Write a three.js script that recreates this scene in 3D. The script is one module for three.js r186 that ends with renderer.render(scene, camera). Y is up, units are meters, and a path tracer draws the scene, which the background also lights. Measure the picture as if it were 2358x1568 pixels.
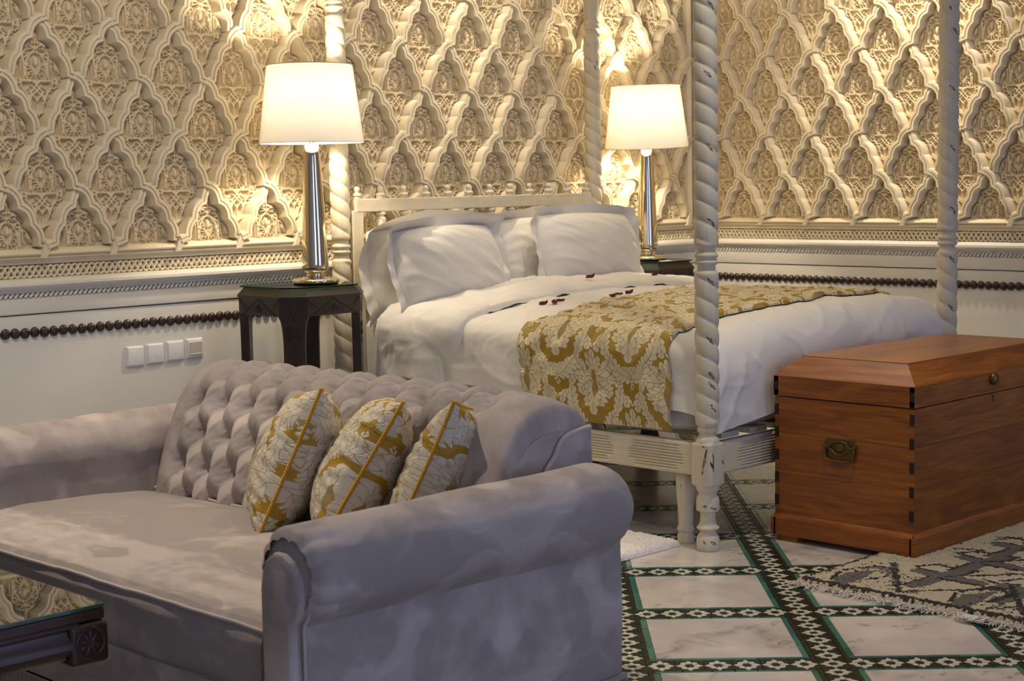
import * as THREE from 'three';
import { mergeGeometries, mergeVertices, toCreasedNormals } from 'three/addons/utils/BufferGeometryUtils.js';
import { RoundedBoxGeometry } from 'three/addons/geometries/RoundedBoxGeometry.js';
import { RectAreaLightUniformsLib } from 'three/addons/lights/RectAreaLightUniformsLib.js';
const SKY = 3.1, EXPO = 1.0;

// ───────────── camera, sky, exposure ─────────────
const V3 = (x, y, z) => new THREE.Vector3(x, y, z);
const scene = new THREE.Scene();
const CAM = V3(-6.8712, 1.2448, 5.4078);
const camera = new THREE.PerspectiveCamera(2 * Math.atan(784 / 3702.2) * 180 / Math.PI, 2358 / 1568, 0.05, 60);
{
  const yaw = 0.784953, pit = -0.0988245, rol = -0.0182283;
  const f = V3(Math.sin(yaw) * Math.cos(pit), Math.sin(pit), -Math.cos(yaw) * Math.cos(pit));
  const r0 = V3(Math.cos(yaw), 0, Math.sin(yaw)), u0 = r0.clone().cross(f);
  const r = r0.clone().multiplyScalar(Math.cos(rol)).addScaledVector(u0, Math.sin(rol));
  const u = u0.clone().multiplyScalar(Math.cos(rol)).addScaledVector(r0, -Math.sin(rol));
  camera.position.copy(CAM);
  camera.quaternion.setFromRotationMatrix(new THREE.Matrix4().makeBasis(r, u, f.clone().negate()));
  camera.focus = 5.1;
  camera.userData.fStop = camera.getFocalLength() / 7;   // an aperture about 7 mm wide
  camera.updateMatrixWorld(true);
}
scene.background = new THREE.Color(0.45, 0.57, 1.0).multiplyScalar(SKY);   // pale blue daylight outside the windows
const renderer = new THREE.WebGLRenderer({ antialias: true });
renderer.toneMapping = THREE.LinearToneMapping;
renderer.toneMappingExposure = EXPO;
renderer.shadowMap.enabled = true;
RectAreaLightUniformsLib.init();

// ───────────── helpers ─────────────
const used = {};
function numbered(n) { const k = used[n] = (used[n] || 0) + 1; return k === 1 ? n : n + '_' + String(k - 1).padStart(3, '0'); }
function mesh(name, geo, mat, parent = scene) {
  const m = new THREE.Mesh(geo, mat); m.name = numbered(name); m.castShadow = m.receiveShadow = true; parent.add(m); return m;
}
function tag(o, label, category, group) { o.userData.label = label; o.userData.category = category; if (group) o.userData.group = group; return o; }
function thing(name, label, category, pos = [0, 0, 0], ry = 0, group) {
  const g = new THREE.Group(); g.name = numbered(name); g.position.set(...pos); g.rotation.y = ry; scene.add(g); return tag(g, label, category, group);
}
function struct(name, geo, mat) { const m = geo ? mesh(name, geo, mat) : new THREE.Group(); if (!geo) { m.name = numbered(name); scene.add(m); } m.userData.kind = 'structure'; return m; }
let seed = 7;
function rnd() { seed = (seed * 1664525 + 1013904223) >>> 0; return seed / 4294967296; }
const rr = (a, b) => a + (b - a) * rnd();
const clamp = (x, a = 0, b = 1) => Math.min(b, Math.max(a, x));
const lerp = (a, b, t) => a + (b - a) * t;
const sst = (a, b, x) => { const t = clamp((x - a) / (b - a)); return t * t * (3 - 2 * t); };
function hash(x, y) { let h = (x * 374761393 + y * 668265263) | 0; h = Math.imul(h ^ (h >>> 13), 1274126177); return ((h ^ (h >>> 16)) >>> 0) / 4294967296; }
const NT_ = new Float32Array(65536); for (let i = 0; i < 65536; i++) NT_[i] = hash(i & 255, i >> 8);
function vnoise(x, y, per = 0) {
  let xi = Math.floor(x), yi = Math.floor(y); const fx = x - xi, fy = y - yi, u = fx * fx * (3 - 2 * fx), v = fy * fy * (3 - 2 * fy);
  let x1 = xi + 1, y1 = yi + 1; if (per) { xi = ((xi % per) + per) % per; x1 = ((x1 % per) + per) % per; yi = ((yi % per) + per) % per; y1 = ((y1 % per) + per) % per; }
  const a = NT_[(xi & 255) | ((yi & 255) << 8)], b = NT_[(x1 & 255) | ((yi & 255) << 8)], c = NT_[(xi & 255) | ((y1 & 255) << 8)], d = NT_[(x1 & 255) | ((y1 & 255) << 8)];
  const p = a + (b - a) * u; return p + (c + (d - c) * u - p) * v;
}
function fbm(x, y, o = 4, per = 0) { let s = 0, a = 0.5, n = 0; for (let i = 0; i < o; i++) { s += a * vnoise(x + i * 17, y + i * 31, per); n += a; x *= 2; y *= 2; per *= 2; a *= 0.5; } return s / n; }
function tex(w, h, fn, srgb = true, rx = 1, ry = rx) {
  const d = new Uint8Array(w * h * 4);
  for (let y = 0; y < h; y++) for (let x = 0; x < w; x++) { const c = fn(x / w, y / h, x, y), i = (y * w + x) * 4; d[i] = clamp(c[0]) * 255; d[i + 1] = clamp(c[1]) * 255; d[i + 2] = clamp(c[2]) * 255; d[i + 3] = 255; }
  const t = new THREE.DataTexture(d, w, h); t.wrapS = t.wrapT = THREE.MirroredRepeatWrapping; t.magFilter = THREE.LinearFilter; t.minFilter = THREE.LinearMipmapLinearFilter; t.generateMipmaps = true;
  if (srgb) t.colorSpace = THREE.SRGBColorSpace; t.repeat.set(rx, ry); t.needsUpdate = true; return t;
}
const grey = (v) => [v, v, v];
function std(color, roughness, o = {}) { return new THREE.MeshStandardMaterial({ color, roughness, ...o }); }
function phys(color, roughness, o = {}) { return new THREE.MeshPhysicalMaterial({ color, roughness, ...o }); }
const box = (w, h, d, x = 0, y = 0, z = 0) => new THREE.BoxGeometry(w, h, d).translate(x, y, z);
const rbox = (w, h, d, r, x = 0, y = 0, z = 0, s = 2) => new RoundedBoxGeometry(w, h, d, s, r).translate(x, y, z);
function merged(list) { return mergeGeometries(list.map((g) => { const n = g.index ? g.toNonIndexed() : g; for (const k of Object.keys(n.attributes)) if (!['position', 'normal', 'uv'].includes(k)) n.deleteAttribute(k); if (!n.attributes.uv) n.setAttribute('uv', new THREE.BufferAttribute(new Float32Array(n.attributes.position.count * 2), 2)); if (!n.attributes.normal) n.computeVertexNormals(); return n; })); }
// a grid surface: fn(u, v) -> [x, y, z]; u, v in 0..1
function grid(nu, nv, fn, uvf, wrapU = false) {
  const p = [], t = [], ix = [];
  for (let j = 0; j <= nv; j++) for (let i = 0; i <= nu; i++) { const u = i / nu, v = j / nv, q = fn(u, v); p.push(q[0], q[1], q[2]); const w = uvf ? uvf(u, v, q) : [u, v]; t.push(w[0], w[1]); }
  for (let j = 0; j < nv; j++) for (let i = 0; i < nu; i++) { const a = j * (nu + 1) + i, b = a + 1, c = a + nu + 1, d = c + 1; ix.push(a, b, d, a, d, c); }
  const g = new THREE.BufferGeometry(); g.setAttribute('position', new THREE.Float32BufferAttribute(p, 3)); g.setAttribute('uv', new THREE.Float32BufferAttribute(t, 2)); g.setIndex(ix); g.computeVertexNormals();
  if (wrapU) { const n = g.attributes.normal; for (let j = 0; j <= nv; j++) { const a = j * (nu + 1), b = a + nu, s = V3(n.getX(a) + n.getX(b), n.getY(a) + n.getY(b), n.getZ(a) + n.getZ(b)).normalize(); n.setXYZ(a, s.x, s.y, s.z); n.setXYZ(b, s.x, s.y, s.z); } }
  return g;
}
// extrude a closed profile [[a, b], ...] along x from x0 to x1 (a -> z, b -> y), flat-shaded by crease
function prism(profile, x0, x1, crease = 0.6) {
  const sh = new THREE.Shape(profile.map(([a, b]) => new THREE.Vector2(a, b)));
  const g = new THREE.ExtrudeGeometry(sh, { depth: x1 - x0, bevelEnabled: false, steps: 1 });
  g.applyMatrix4(new THREE.Matrix4().set(0, 0, 1, x0, 0, 1, 0, 0, 1, 0, 0, 0, 0, 0, 0, 1));
  const ng = g; const ix = ng.attributes.position; // mirrored axes: flip winding
  for (let i = 0; i < ix.count; i += 3) for (const k of ['position', 'uv']) { const at = ng.attributes[k], n = at.itemSize; for (let c = 0; c < n; c++) { const a = at.array[(i + 1) * n + c]; at.array[(i + 1) * n + c] = at.array[(i + 2) * n + c]; at.array[(i + 2) * n + c] = a; } }
  const p = ng.attributes.position; const uv = ng.attributes.uv; for (let i = 0; i < p.count; i++) uv.setXY(i, p.getX(i), p.getY(i) + p.getZ(i));
  return toCreasedNormals(ng, crease);
}
function lathe(pts, seg = 32) { return new THREE.LatheGeometry(pts.map(([r, y]) => new THREE.Vector2(r, y)), seg); }
function tube(pts, r, seg = 24, rad = 8, closed = false) { return new THREE.TubeGeometry(new THREE.CatmullRomCurve3(pts.map((p) => (p.isVector3 ? p : V3(...p))), closed), seg, r, rad, closed); }
function ico(r, x, y, z, sx = 1, sy = 1, sz = 1, d = 2) { return new THREE.IcosahedronGeometry(r, d).scale(sx, sy, sz).translate(x, y, z); }
function uvScale(g, s, ax = 'xy') { const p = g.attributes.position, uv = new Float32Array(p.count * 2), k = { x: 0, y: 1, z: 2 }; for (let i = 0; i < p.count; i++) { uv[2 * i] = p.array[3 * i + k[ax[0]]] * s; uv[2 * i + 1] = p.array[3 * i + k[ax[1]]] * s; } g.setAttribute('uv', new THREE.BufferAttribute(uv, 2)); return g; }
// box-projected uv in metres
function uvBox(g, s = 1, grain = 'x') {
  if (g.index) g = g.toNonIndexed(); if (!g.attributes.normal) g.computeVertexNormals();
  const p = g.attributes.position, n = g.attributes.normal, uv = new Float32Array(p.count * 2);
  for (let f = 0; f < p.count; f += 3) {
    let a = [0, 0, 0]; for (let k = 0; k < 3; k++) { a[0] += Math.abs(n.getX(f + k)); a[1] += Math.abs(n.getY(f + k)); a[2] += Math.abs(n.getZ(f + k)); }
    for (let k = 0; k < 3; k++) { const i = f + k, X = p.getX(i), Y = p.getY(i), Z = p.getZ(i); let q;
      if (a[0] >= a[1] && a[0] >= a[2]) q = grain === 'y' ? [Y, Z] : [Z, Y]; else if (a[1] >= a[2]) q = grain === 'z' ? [Z, X] : [X, Z]; else q = grain === 'y' ? [Y, X] : [X, Y];
      uv[2 * i] = q[0] * s; uv[2 * i + 1] = q[1] * s; }
  }
  g.setAttribute('uv', new THREE.BufferAttribute(uv, 2)); return g;
}

// mirror a non-indexed geometry in x and keep its faces pointing out
function flipX(g) { g.scale(-1, 1, 1); for (const k of Object.keys(g.attributes)) { const a = g.attributes[k], n = a.itemSize; for (let i = 0; i + 2 < a.count; i += 3) for (let c = 0; c < n; c++) { const t = a.array[(i + 1) * n + c]; a.array[(i + 1) * n + c] = a.array[(i + 2) * n + c]; a.array[(i + 2) * n + c] = t; } } return g; }
// ───────────── plaster materials ─────────────
const speck = tex(256, 256, (u, v) => { const n = fbm(u * 8, v * 8, 4, 8), f = fbm(u * 64, v * 64, 2, 64); return grey(0.5 + 0.35 * (n - 0.5) + 0.3 * (f - 0.5)); }, false, 1.6);
const toneTex = (c1, c2, rep) => tex(256, 256, (u, v) => { const n = sst(0.3, 0.7, fbm(u * 5, v * 5, 5, 5)); return [lerp(c1[0], c2[0], n), lerp(c1[1], c2[1], n), lerp(c1[2], c2[2], n)]; }, true, rep);
const M = {};
M.plaster = std(0xffffff, 0.82, { map: toneTex([0.88, 0.825, 0.70], [0.915, 0.865, 0.75], 1.3), bumpMap: speck, bumpScale: 0.0012 });
M.carved = std(0xffffff, 0.86, { map: toneTex([0.865, 0.795, 0.645], [0.90, 0.835, 0.70], 3), bumpMap: speck, bumpScale: 0.0008 });
M.paint = std(0xffffff, 0.6, { map: toneTex([0.865, 0.85, 0.80], [0.885, 0.87, 0.825], 0.7), bumpMap: speck, bumpScale: 0.0006 });
M.bead = phys(0x2c130b, 0.42, { clearcoat: 0.35, clearcoatRoughness: 0.3 });

// ───────────── carved cell: drawn as strokes, read back as relief ─────────────
const CW = 592, CH = 960;
const relief = (() => {
  const cv = document.createElement('canvas'); cv.width = CW; cv.height = CH; const c = cv.getContext('2d');
  c.fillStyle = '#000'; c.fillRect(0, 0, CW, CH); c.setTransform(0.75, 0, 0, 0.75, CW / 2, 0);
  c.lineCap = 'round'; c.lineJoin = 'round';
  const both = (f) => { f(); c.save(); c.scale(-1, 1); f(); c.restore(); };
  const S = (w, ...p) => { c.strokeStyle = '#fff'; c.lineWidth = w; c.beginPath(); c.moveTo(p[0], p[1]); for (let i = 2; i < p.length;) { if (p.length - i >= 4 && p[i] === 'q') { c.quadraticCurveTo(p[i + 1], p[i + 2], p[i + 3], p[i + 4]); i += 5; } else if (p[i] === 'b') { c.bezierCurveTo(p[i + 1], p[i + 2], p[i + 3], p[i + 4], p[i + 5], p[i + 6]); i += 7; } else { c.lineTo(p[i], p[i + 1]); i += 2; } } c.stroke(); };
  const F = (col, ...p) => { c.fillStyle = col; c.beginPath(); c.moveTo(p[0], p[1]); for (let i = 2; i < p.length;) { if (p[i] === 'q') { c.quadraticCurveTo(p[i + 1], p[i + 2], p[i + 3], p[i + 4]); i += 5; } else { c.lineTo(p[i], p[i + 1]); i += 2; } } c.closePath(); c.fill(); };
  const leaf = (x, y, a, l, w, col = '#e8e8e8') => { c.save(); c.translate(x, y); c.rotate(a); F(col, 0, 0, 'q', l * 0.45, -w, l, 0, 'q', l * 0.45, w, 0, 0); c.strokeStyle = '#555'; c.lineWidth = 7; c.beginPath(); c.moveTo(l * 0.15, 0); c.lineTo(l * 0.8, 0); c.stroke(); c.restore(); };
  const ring = (x, y, r, w = 20) => { c.strokeStyle = '#fff'; c.lineWidth = w; c.beginPath(); c.arc(x, y, r, 0, 7); c.stroke(); };
  const dot = (x, y, r, col = '#000') => { c.fillStyle = col; c.beginPath(); c.arc(x, y, r, 0, 7); c.fill(); };
  // bud on top
  F('#ddd', 0, 140, 'q', 30, 215, 0, 268, 'q', -30, 215, 0, 140); F('#000', 0, 180, 'q', 9, 215, 0, 240, 'q', -9, 215, 0, 180);
  // crown
  both(() => { F('#fff', 0, 262, 'q', 70, 250, 118, 298, 86, 352, 0, 335); F('#000', 26, 318, 96, 306, 76, 340); F('#000', 8, 268, 36, 300, 6, 316); });
  both(() => dot(44, 288, 8)); dot(0, 363, 24, '#fff'); dot(0, 363, 9);
  // inner lobed arch round the central palmette
  both(() => { S(20, 10, 378, 'q', 66, 388, 74, 448, 'q', 112, 462, 92, 520, 'q', 122, 548, 108, 596); S(18, 106, 596, 'q', 130, 640, 92, 690, 'q', 40, 690, 22, 708); S(20, 0, 735, 'q', 14, 700, 30, 690); });
  both(() => { F('#e6e6e6', 6, 548, 'q', 42, 480, 4, 400, 'q', 22, 480, 6, 548); leaf(34, 545, -1.25, 95, 20); });
  both(() => { for (const [a, l] of [[0.12, 88], [-0.42, 80], [0.75, 96], [1.25, 128]]) leaf(9, 560, a, l, 19, '#fff'); });
  leaf(0, 565, Math.PI / 2, 142, 30, '#fff'); leaf(0, 548, -Math.PI / 2, 140, 22, '#f4f4f4');
  both(() => { ring(62, 650, 22, 13); dot(104, 500, 13, '#fff'); });
  // frame of the panel
  both(() => { S(18, 132, 455, 136, 700); S(18, 164, 470, 168, 735); S(20, 30, 704, 'q', 90, 700, 168, 702); S(20, 0, 748, 40, 708); });
  // scrolls in the shoulders
  both(() => { ring(116, 412, 25, 17); S(17, 142, 410, 'q', 150, 480, 118, 520); S(15, 96, 350, 'q', 148, 380, 142, 430); leaf(150, 320, 1.0, 80, 18); });
  // outer leaves
  both(() => { S(18, 176, 470, 'q', 250, 520, 258, 690); leaf(200, 500, 1.35, 110, 26); leaf(238, 650, 2.0, 90, 20); ring(205, 705, 27, 17); dot(205, 705, 9, '#fff'); S(15, 232, 700, 'q', 236, 770, 184, 790); leaf(262, 620, 1.5, 120, 16); leaf(228, 560, 1.8, 70, 14); });
  // strap-work below the bar
  both(() => { S(18, 168, 735, 168, 770, 120, 830, 66, 960); S(18, 0, 750, 64, 835, -4, 930); S(18, 60, 745, -60, 880); ring(88, 846, 22, 16); dot(88, 846, 8); leaf(62, 760, 0.75, 85, 22); leaf(120, 800, 0.5, 95, 20); leaf(165, 835, 2.2, 100, 18); leaf(56, 800, 1.2, 70, 14); S(15, 120, 835, 60, 905, 96, 940); leaf(215, 800, 2.0, 95, 16); });
  // palmette at the foot
  for (const a of [-2.55, -2.1, -1.57, -1.04, -0.59]) leaf(0, 1092, a, a === -1.57 ? 160 : 150, 26, '#fff');
  F('#fff', -26, 1100, 26, 1100, 0, 1070); F('#000', -9, 1094, 9, 1094, 0, 1082);
  both(() => leaf(60, 960, 1.9, 60, 12));
  const px = c.getImageData(0, 0, CW, CH).data, h = new Float32Array(CW * CH), t = new Float32Array(CW * CH), R = 3;
  for (let i = 0; i < CW * CH; i++) h[i] = px[4 * i] / 255;
  for (let k = 0; k < 2; k++) {   // soften the chisel edges
    for (let y = 0; y < CH; y++) for (let x = 0; x < CW; x++) { let s = 0; for (let d = -R; d <= R; d++) s += h[y * CW + clamp(x + d, 0, CW - 1)]; t[y * CW + x] = s / (2 * R + 1); }
    for (let y = 0; y < CH; y++) for (let x = 0; x < CW; x++) { let s = 0; for (let d = -R; d <= R; d++) s += t[clamp(y + d, 0, CH - 1) * CW + x]; h[y * CW + x] = s / (2 * R + 1); }
  }
  return (u, v) => { const x = clamp(u) * (CW - 1), y = clamp(v) * (CH - 1), xi = Math.min(CW - 2, x | 0), yi = Math.min(CH - 2, y | 0), fx = x - xi, fy = y - yi, o = yi * CW + xi; return lerp(lerp(h[o], h[o + 1], fx), lerp(h[o + CW], h[o + CW + 1], fx), fy); };
})();
const LH = 0.4095, Y0 = 1.4531, ROW = 0.204754;          // lattice height, centre of row 0, row spacing
// right arc of an arch, in cell units (x/W, y/H below the top crossing)
const ARC = (() => {
  const q = (a, m, b, n) => { const c = [2 * m[0] - (a[0] + b[0]) / 2, 2 * m[1] - (a[1] + b[1]) / 2], o = []; for (let i = 0; i < n; i++) { const t = i / n; o.push([(1 - t) ** 2 * a[0] + 2 * t * (1 - t) * c[0] + t * t * b[0], (1 - t) ** 2 * a[1] + 2 * t * (1 - t) * c[1] + t * t * b[1]]); } return o; };
  return [[-0.03, -0.022], ...q([0, 0], [0.094, 0.058], [0.138, 0.147], 8), ...q([0.138, 0.147], [0.252, 0.204], [0.298, 0.309], 9), ...q([0.298, 0.309], [0.381, 0.383], [0.405, 0.478], 8), [0.405, 0.478], [0.5, 0.5], [0.53, 0.507]];
})();
function arcX(yn) { for (let i = 1; i < ARC.length; i++) if (ARC[i][1] >= yn) { const a = ARC[i - 1], b = ARC[i]; return lerp(a[0], b[0], clamp((yn - a[1]) / (b[1] - a[1] || 1))); } return 0.5; }
const PROF = [[-0.020, -0.004], [-0.0155, 0.044], [-0.0135, 0.0475], [-0.0045, 0.0475], [-0.003, 0.0405], [0.0005, 0.0405], [0.002, 0.0475], [0.0125, 0.0465], [0.0158, 0.041], [0.020, -0.004]];
function sweepArc(W, side, start, end) {
  const P = ARC.map(([x, y]) => [side * x * W, (0.5 - y) * LH]), n = P.length, pos = [], uv = [], ix = [];
  for (let i = 0; i < n; i++) {
    const d0 = i ? [P[i][0] - P[i - 1][0], P[i][1] - P[i - 1][1]] : null, d1 = i < n - 1 ? [P[i + 1][0] - P[i][0], P[i + 1][1] - P[i][1]] : null;
    const nrm = (d) => { const l = Math.hypot(...d); return [d[1] / l * side * -1, -d[0] / l * side * -1]; };
    const a = nrm(d0 || d1), b = nrm(d1 || d0); let m = [a[0] + b[0], a[1] + b[1]]; const l = Math.hypot(...m) || 1; m = [m[0] / l, m[1] / l]; const k = 1 / Math.max(0.62, m[0] * a[0] + m[1] * a[1]);
    const s = i / (n - 1), dStart = Math.hypot(P[i][0] - P[0][0], P[i][1] - P[0][1]), dEnd = Math.hypot(P[i][0] - P[n - 1][0], P[i][1] - P[n - 1][1]);
    const dip = Math.max(start ? 0 : sst(0.055, 0.02, dStart), end ? 0 : sst(0.05, 0.018, dEnd)) * 0.016 - Math.max(start ? sst(0.06, 0.02, dStart) : 0, end ? sst(0.06, 0.02, dEnd) : 0) * 0.003;
    PROF.forEach(([u, z], j) => { pos.push(P[i][0] + m[0] * u * k, P[i][1] + m[1] * u * k, z > 0 ? z - dip : z); uv.push(P[i][0] + j * 0.01, P[i][1]); });
  }
  const m = PROF.length;
  for (let i = 0; i < n - 1; i++) for (let j = 0; j < m - 1; j++) { const a = i * m + j, b = a + 1, c = a + m, d = c + 1; ix.push(...(side > 0 ? [a, b, d, a, d, c] : [a, d, b, a, c, d])); }
  const g = new THREE.BufferGeometry(); g.setAttribute('position', new THREE.Float32BufferAttribute(pos, 3)); g.setAttribute('uv', new THREE.Float32BufferAttribute(uv, 2)); g.setIndex(ix); return toCreasedNormals(g, 0.55);
}
function panelGeo(W, xmin, xmax, ymin) {
  const nu = 104, nv = 168, m = 0.012;
  return grid(nu, nv, (u, v) => {
    const yn = v, up = yn <= 0.5, hw = (up ? arcX(yn) : 0.5 - arcX(yn - 0.5)) * W;
    const half = Math.max(0.001, hw + (up ? 0.004 : 0.01)), x0 = (2 * u - 1) * half, y0 = (0.5 - yn) * LH;
    const x = clamp(x0, xmin, xmax), y = Math.max(y0, ymin), h = relief(0.5 + x0 / (W / 0.288) / 0.288 * (790 * 0.75 / CW), yn * 1280 * 0.75 / CH);
    return [x, y, -0.006 + 0.0165 * sst(0.15, 0.7, h)];
  }, (u, v, q) => [q[0], q[1]]);
}
const XF = { A: -0.152, B: 0.118 };   // edge of the lattice near the room corner
function buildWall(name, label, W, sgn, x0, c0, cols, xfar, ry) {
  const G = struct(name, null); G.rotation.y = ry; G.userData.label = label;
  const yb = 1.026, xe = sgn < 0 ? XF.A : XF.B, thick = 0.22, lo = Math.min(0, xfar), hi = Math.max(0, xfar);
  mesh('plaster_backing', box(hi - lo + thick, CEIL, thick, (lo + hi) / 2 + (sgn < 0 ? thick / 2 : -thick / 2) * 1, CEIL / 2, -0.006 - thick / 2), M.plaster, G);
  mesh('dado_panel', box(hi - lo, 0.79, 0.03, (lo + hi) / 2, 0.395, 0.008), M.paint, G);
  mesh('dado_rail', uvBox(prism([[0, 0.792], [0.029, 0.795], [0.031, 0.8], [0.031, 0.851], [0.026, 0.856], [0, 0.857]], lo, hi)), M.paint, G);
  mesh('chair_rail', uvBox(prism([[0, 0.872], [0.034, 0.872], [0.034, 0.88], [0.042, 0.883], [0.045, 0.889], [0.058, 0.891], [0.064, 0.899], [0.063, 0.909], [0.054, 0.916], [0.03, 0.922], [0, 0.924]], lo, hi)), M.paint, G);
  // rope moulding: twisted strands
  { const y = 0.8645, L = hi - lo, n = Math.round(L / 0.02), gs = []; for (let i = 0; i < n; i++) { const x = lo + (i + 0.5) * 0.02; gs.push(new THREE.CapsuleGeometry(0.0068, 0.017, 2, 6).rotateZ(-0.72).translate(x, y, 0.031)); } const mm = mesh('rope_moulding', merged(gs), M.paint, G); mm.userData.kind = 'stuff'; }
  // interlaced guilloche band: two strands of half-round plait
  const plait = (a0, a1, y, amp, vertical) => { const gs = [], P = 0.049, L = a1 - a0, n = Math.ceil(L / P * 10); for (const ph of [0, 1, 2]) { gs.push(grid(6, n, (u, v) => { const s = a0 + v * L, an = 2 * Math.PI * s / (P * 1.5) + ph * 2.0944, c = y + amp * Math.sin(an), sl = amp * Math.cos(an) * 2 * Math.PI / (P * 1.5), l = Math.hypot(1, sl), w = (u * 2 - 1) * 0.0052, z = 0.004 + 0.010 * Math.sqrt(Math.max(0, 1 - (u * 2 - 1) ** 2)) + 0.0015 * Math.sin(an * 2 + ph); const X = s - w * sl / l, Y = c + w / l; return vertical ? [Y, X, z] : [X, Y, z]; }, (u, v, q) => [q[0], q[1]])); } return merged(gs); };
  mesh('interlace_band', plait(sgn < 0 ? lo : 0.03, sgn < 0 ? -0.03 : hi, 0.947, 0.0205, false), M.plaster, G).userData.kind = 'stuff';
  mesh('interlace_band', plait(0.98, TOPL, sgn * 0.058, 0.017, true), M.plaster, G).userData.kind = 'stuff';
  // raised frame along the foot and the corner side of the lattice
  const fr = (prof, a, b) => prism(prof, a, b);
  const near = sgn < 0 ? xe + 0.045 : xe - 0.045, aa = Math.min(near, xfar), bb = Math.max(near, xfar);
  mesh('panel_frame', uvBox(merged([fr([[-0.006, 0.973], [0.014, 0.974], [0.018, 0.978], [0.018, 0.992], [0.022, 0.993]].concat([[0.034, 0.996], [0.036, 1.0], [0.03, 1.0015], [0.03, 1.005], [0.04, 1.008], [0.042, 1.013], [0.028, 1.027], [-0.006, 1.034]]), aa, bb)])), M.plaster, G);
  { const g = fr([[-0.006, -0.047], [0.014, -0.047], [0.018, -0.043], [0.018, -0.03], [0.034, -0.026], [0.036, -0.022], [0.03, -0.02], [0.03, -0.017], [0.04, -0.013], [0.042, -0.009], [0.026, 0.006], [-0.006, 0.01]], 1.0, TOPL); g.rotateZ(Math.PI / 2); if (sgn > 0) flipX(g); mesh('panel_frame', uvBox(g.translate(xe - sgn * 0.0, 0, 0)), M.plaster, G); }
  mesh('cornice_moulding', uvBox(prism([[0, TOPL], [0.05, TOPL + 0.01], [0.05, TOPL + 0.05], [0.09, TOPL + 0.08], [0.09, TOPL + 0.1], [0, TOPL + 0.11]], lo, hi)), M.plaster, G);
  // cells
  const geos = {}, G1 = (k, f) => geos[k] || (geos[k] = f());
  for (let c = c0; c <= cols; c++) for (let r = -6; r <= 2; r++) {
    if ((c + r) & 1) continue;
    const x = x0 + (sgn < 0 ? -1 : 1) * c * W / 2, y = Y0 - r * ROW; if (y + LH / 2 > TOPL + 0.12) continue;
    const cut = (x - xe) * sgn, half = cut < W * 0.45; if (cut < -W * 0.3) continue;
    const bottom = r === 2, odd = Math.abs(r) % 2 === 1, lim = 0.012;
    const mn = half && sgn > 0 ? xe - x : -1, mx = half && sgn < 0 ? xe - x : 1;
    const p = mesh('carved_panel', G1('p' + half + (half ? Math.round(x * 1e4) : '') + bottom, () => panelGeo(W, mn, mx, bottom ? yb - y : -1)), M.carved, G); p.position.set(x, y, 0);
    const L = !(half && sgn > 0 && cut < W * 0.2), Rr = !(half && sgn < 0 && cut < W * 0.2);
    const a = mesh('lattice_arch', G1('a' + L + Rr + odd, () => { const gs = []; if (Rr) gs.push(sweepArc(W, 1, !odd, odd)); if (L) gs.push(sweepArc(W, -1, odd, !odd)); return merged(gs); }), M.plaster, G); a.position.set(x, y, 0);
    if (bottom && !half) { const s = mesh('lattice_arch', G1('foot', () => uvBox(new THREE.ExtrudeGeometry(new THREE.Shape([[0.012, 0.0], [-0.008, 0.012], [-0.034, -0.047], [-0.012, -0.047]].map((q) => new THREE.Vector2(...q))), { depth: 0.046, bevelEnabled: true, bevelSize: 0.003, bevelThickness: 0.003, bevelSegments: 1 }))), M.plaster, G); s.position.set(x + W / 2, y, -0.002); }
  }
  return G;
}
const CEIL = 3.05, TOPL = 2.42;
buildWall('wall_back', 'cream carved plaster lattice wall behind the bed', 0.288, -1, -0.0112, 1, 40, -8.6, 0);
buildWall('wall_right', 'cream carved plaster lattice wall to the right of the bed', 0.2804, 1, 0.2874, -1, 22, 6.9, -Math.PI / 2);
// rows of dark wooden bosses along both walls
function beadRow(name, n, f) { const g = struct(name, null); g.userData.label = 'row of dark brown round wooden bosses along the wall'; const geo = new THREE.SphereGeometry(0.0186, 18, 12).scale(1, 1.06, 0.62); for (let i = 0; i < n; i++) { const b = mesh('bead', geo, M.bead, g); f(b, i); b.rotation.z = rr(-0.5, 0.5); b.scale.setScalar(rr(0.97, 1.02)); } }
beadRow('trim_1', 116, (b, i) => b.position.set(-0.06 - i * 0.03865, 0.7255 + rr(-1, 1) * 0.0012, 0.0285));
beadRow('trim_2', 66, (b, i) => { b.position.set(-0.0285, 0.7215 + rr(-1, 1) * 0.0012, 0.06 + i * 0.0381); b.rotation.y = -Math.PI / 2; });
// ───────────── rest of the room: out of the frame, closes the room; daylight enters through its windows ─────────────
const RX = -8.6, RZ = 6.9;
const wallMat = M.paint;
function wallWithHoles(name, label, w, h, holes, t = 0.22) {
  const sh = new THREE.Shape([[0, 0], [w, 0], [w, h], [0, h]].map((p) => new THREE.Vector2(...p)));
  for (const [x0, x1, y0, y1] of holes) sh.holes.push(new THREE.Path([[x0, y0], [x0, y1], [x1, y1], [x1, y0]].map((p) => new THREE.Vector2(...p))));
  const g = new THREE.ExtrudeGeometry(sh, { depth: t, bevelEnabled: false }); const m = struct(name, g, wallMat); m.userData.label = label; return m;
}
const WINF = [[0.7, 2.9, 0.2, 2.5], [5.2, 7.2, 0.2, 2.5]];
const wf = wallWithHoles('wall_front', 'plain white wall with two tall windows behind the camera', 8.6, CEIL, WINF); wf.position.set(RX, 0, RZ);
const wl = wallWithHoles('wall_left', 'plain white wall on the left outside the picture', 6.9, CEIL, []); wl.rotation.y = -Math.PI / 2; wl.position.set(RX, 0, 0);
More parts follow.
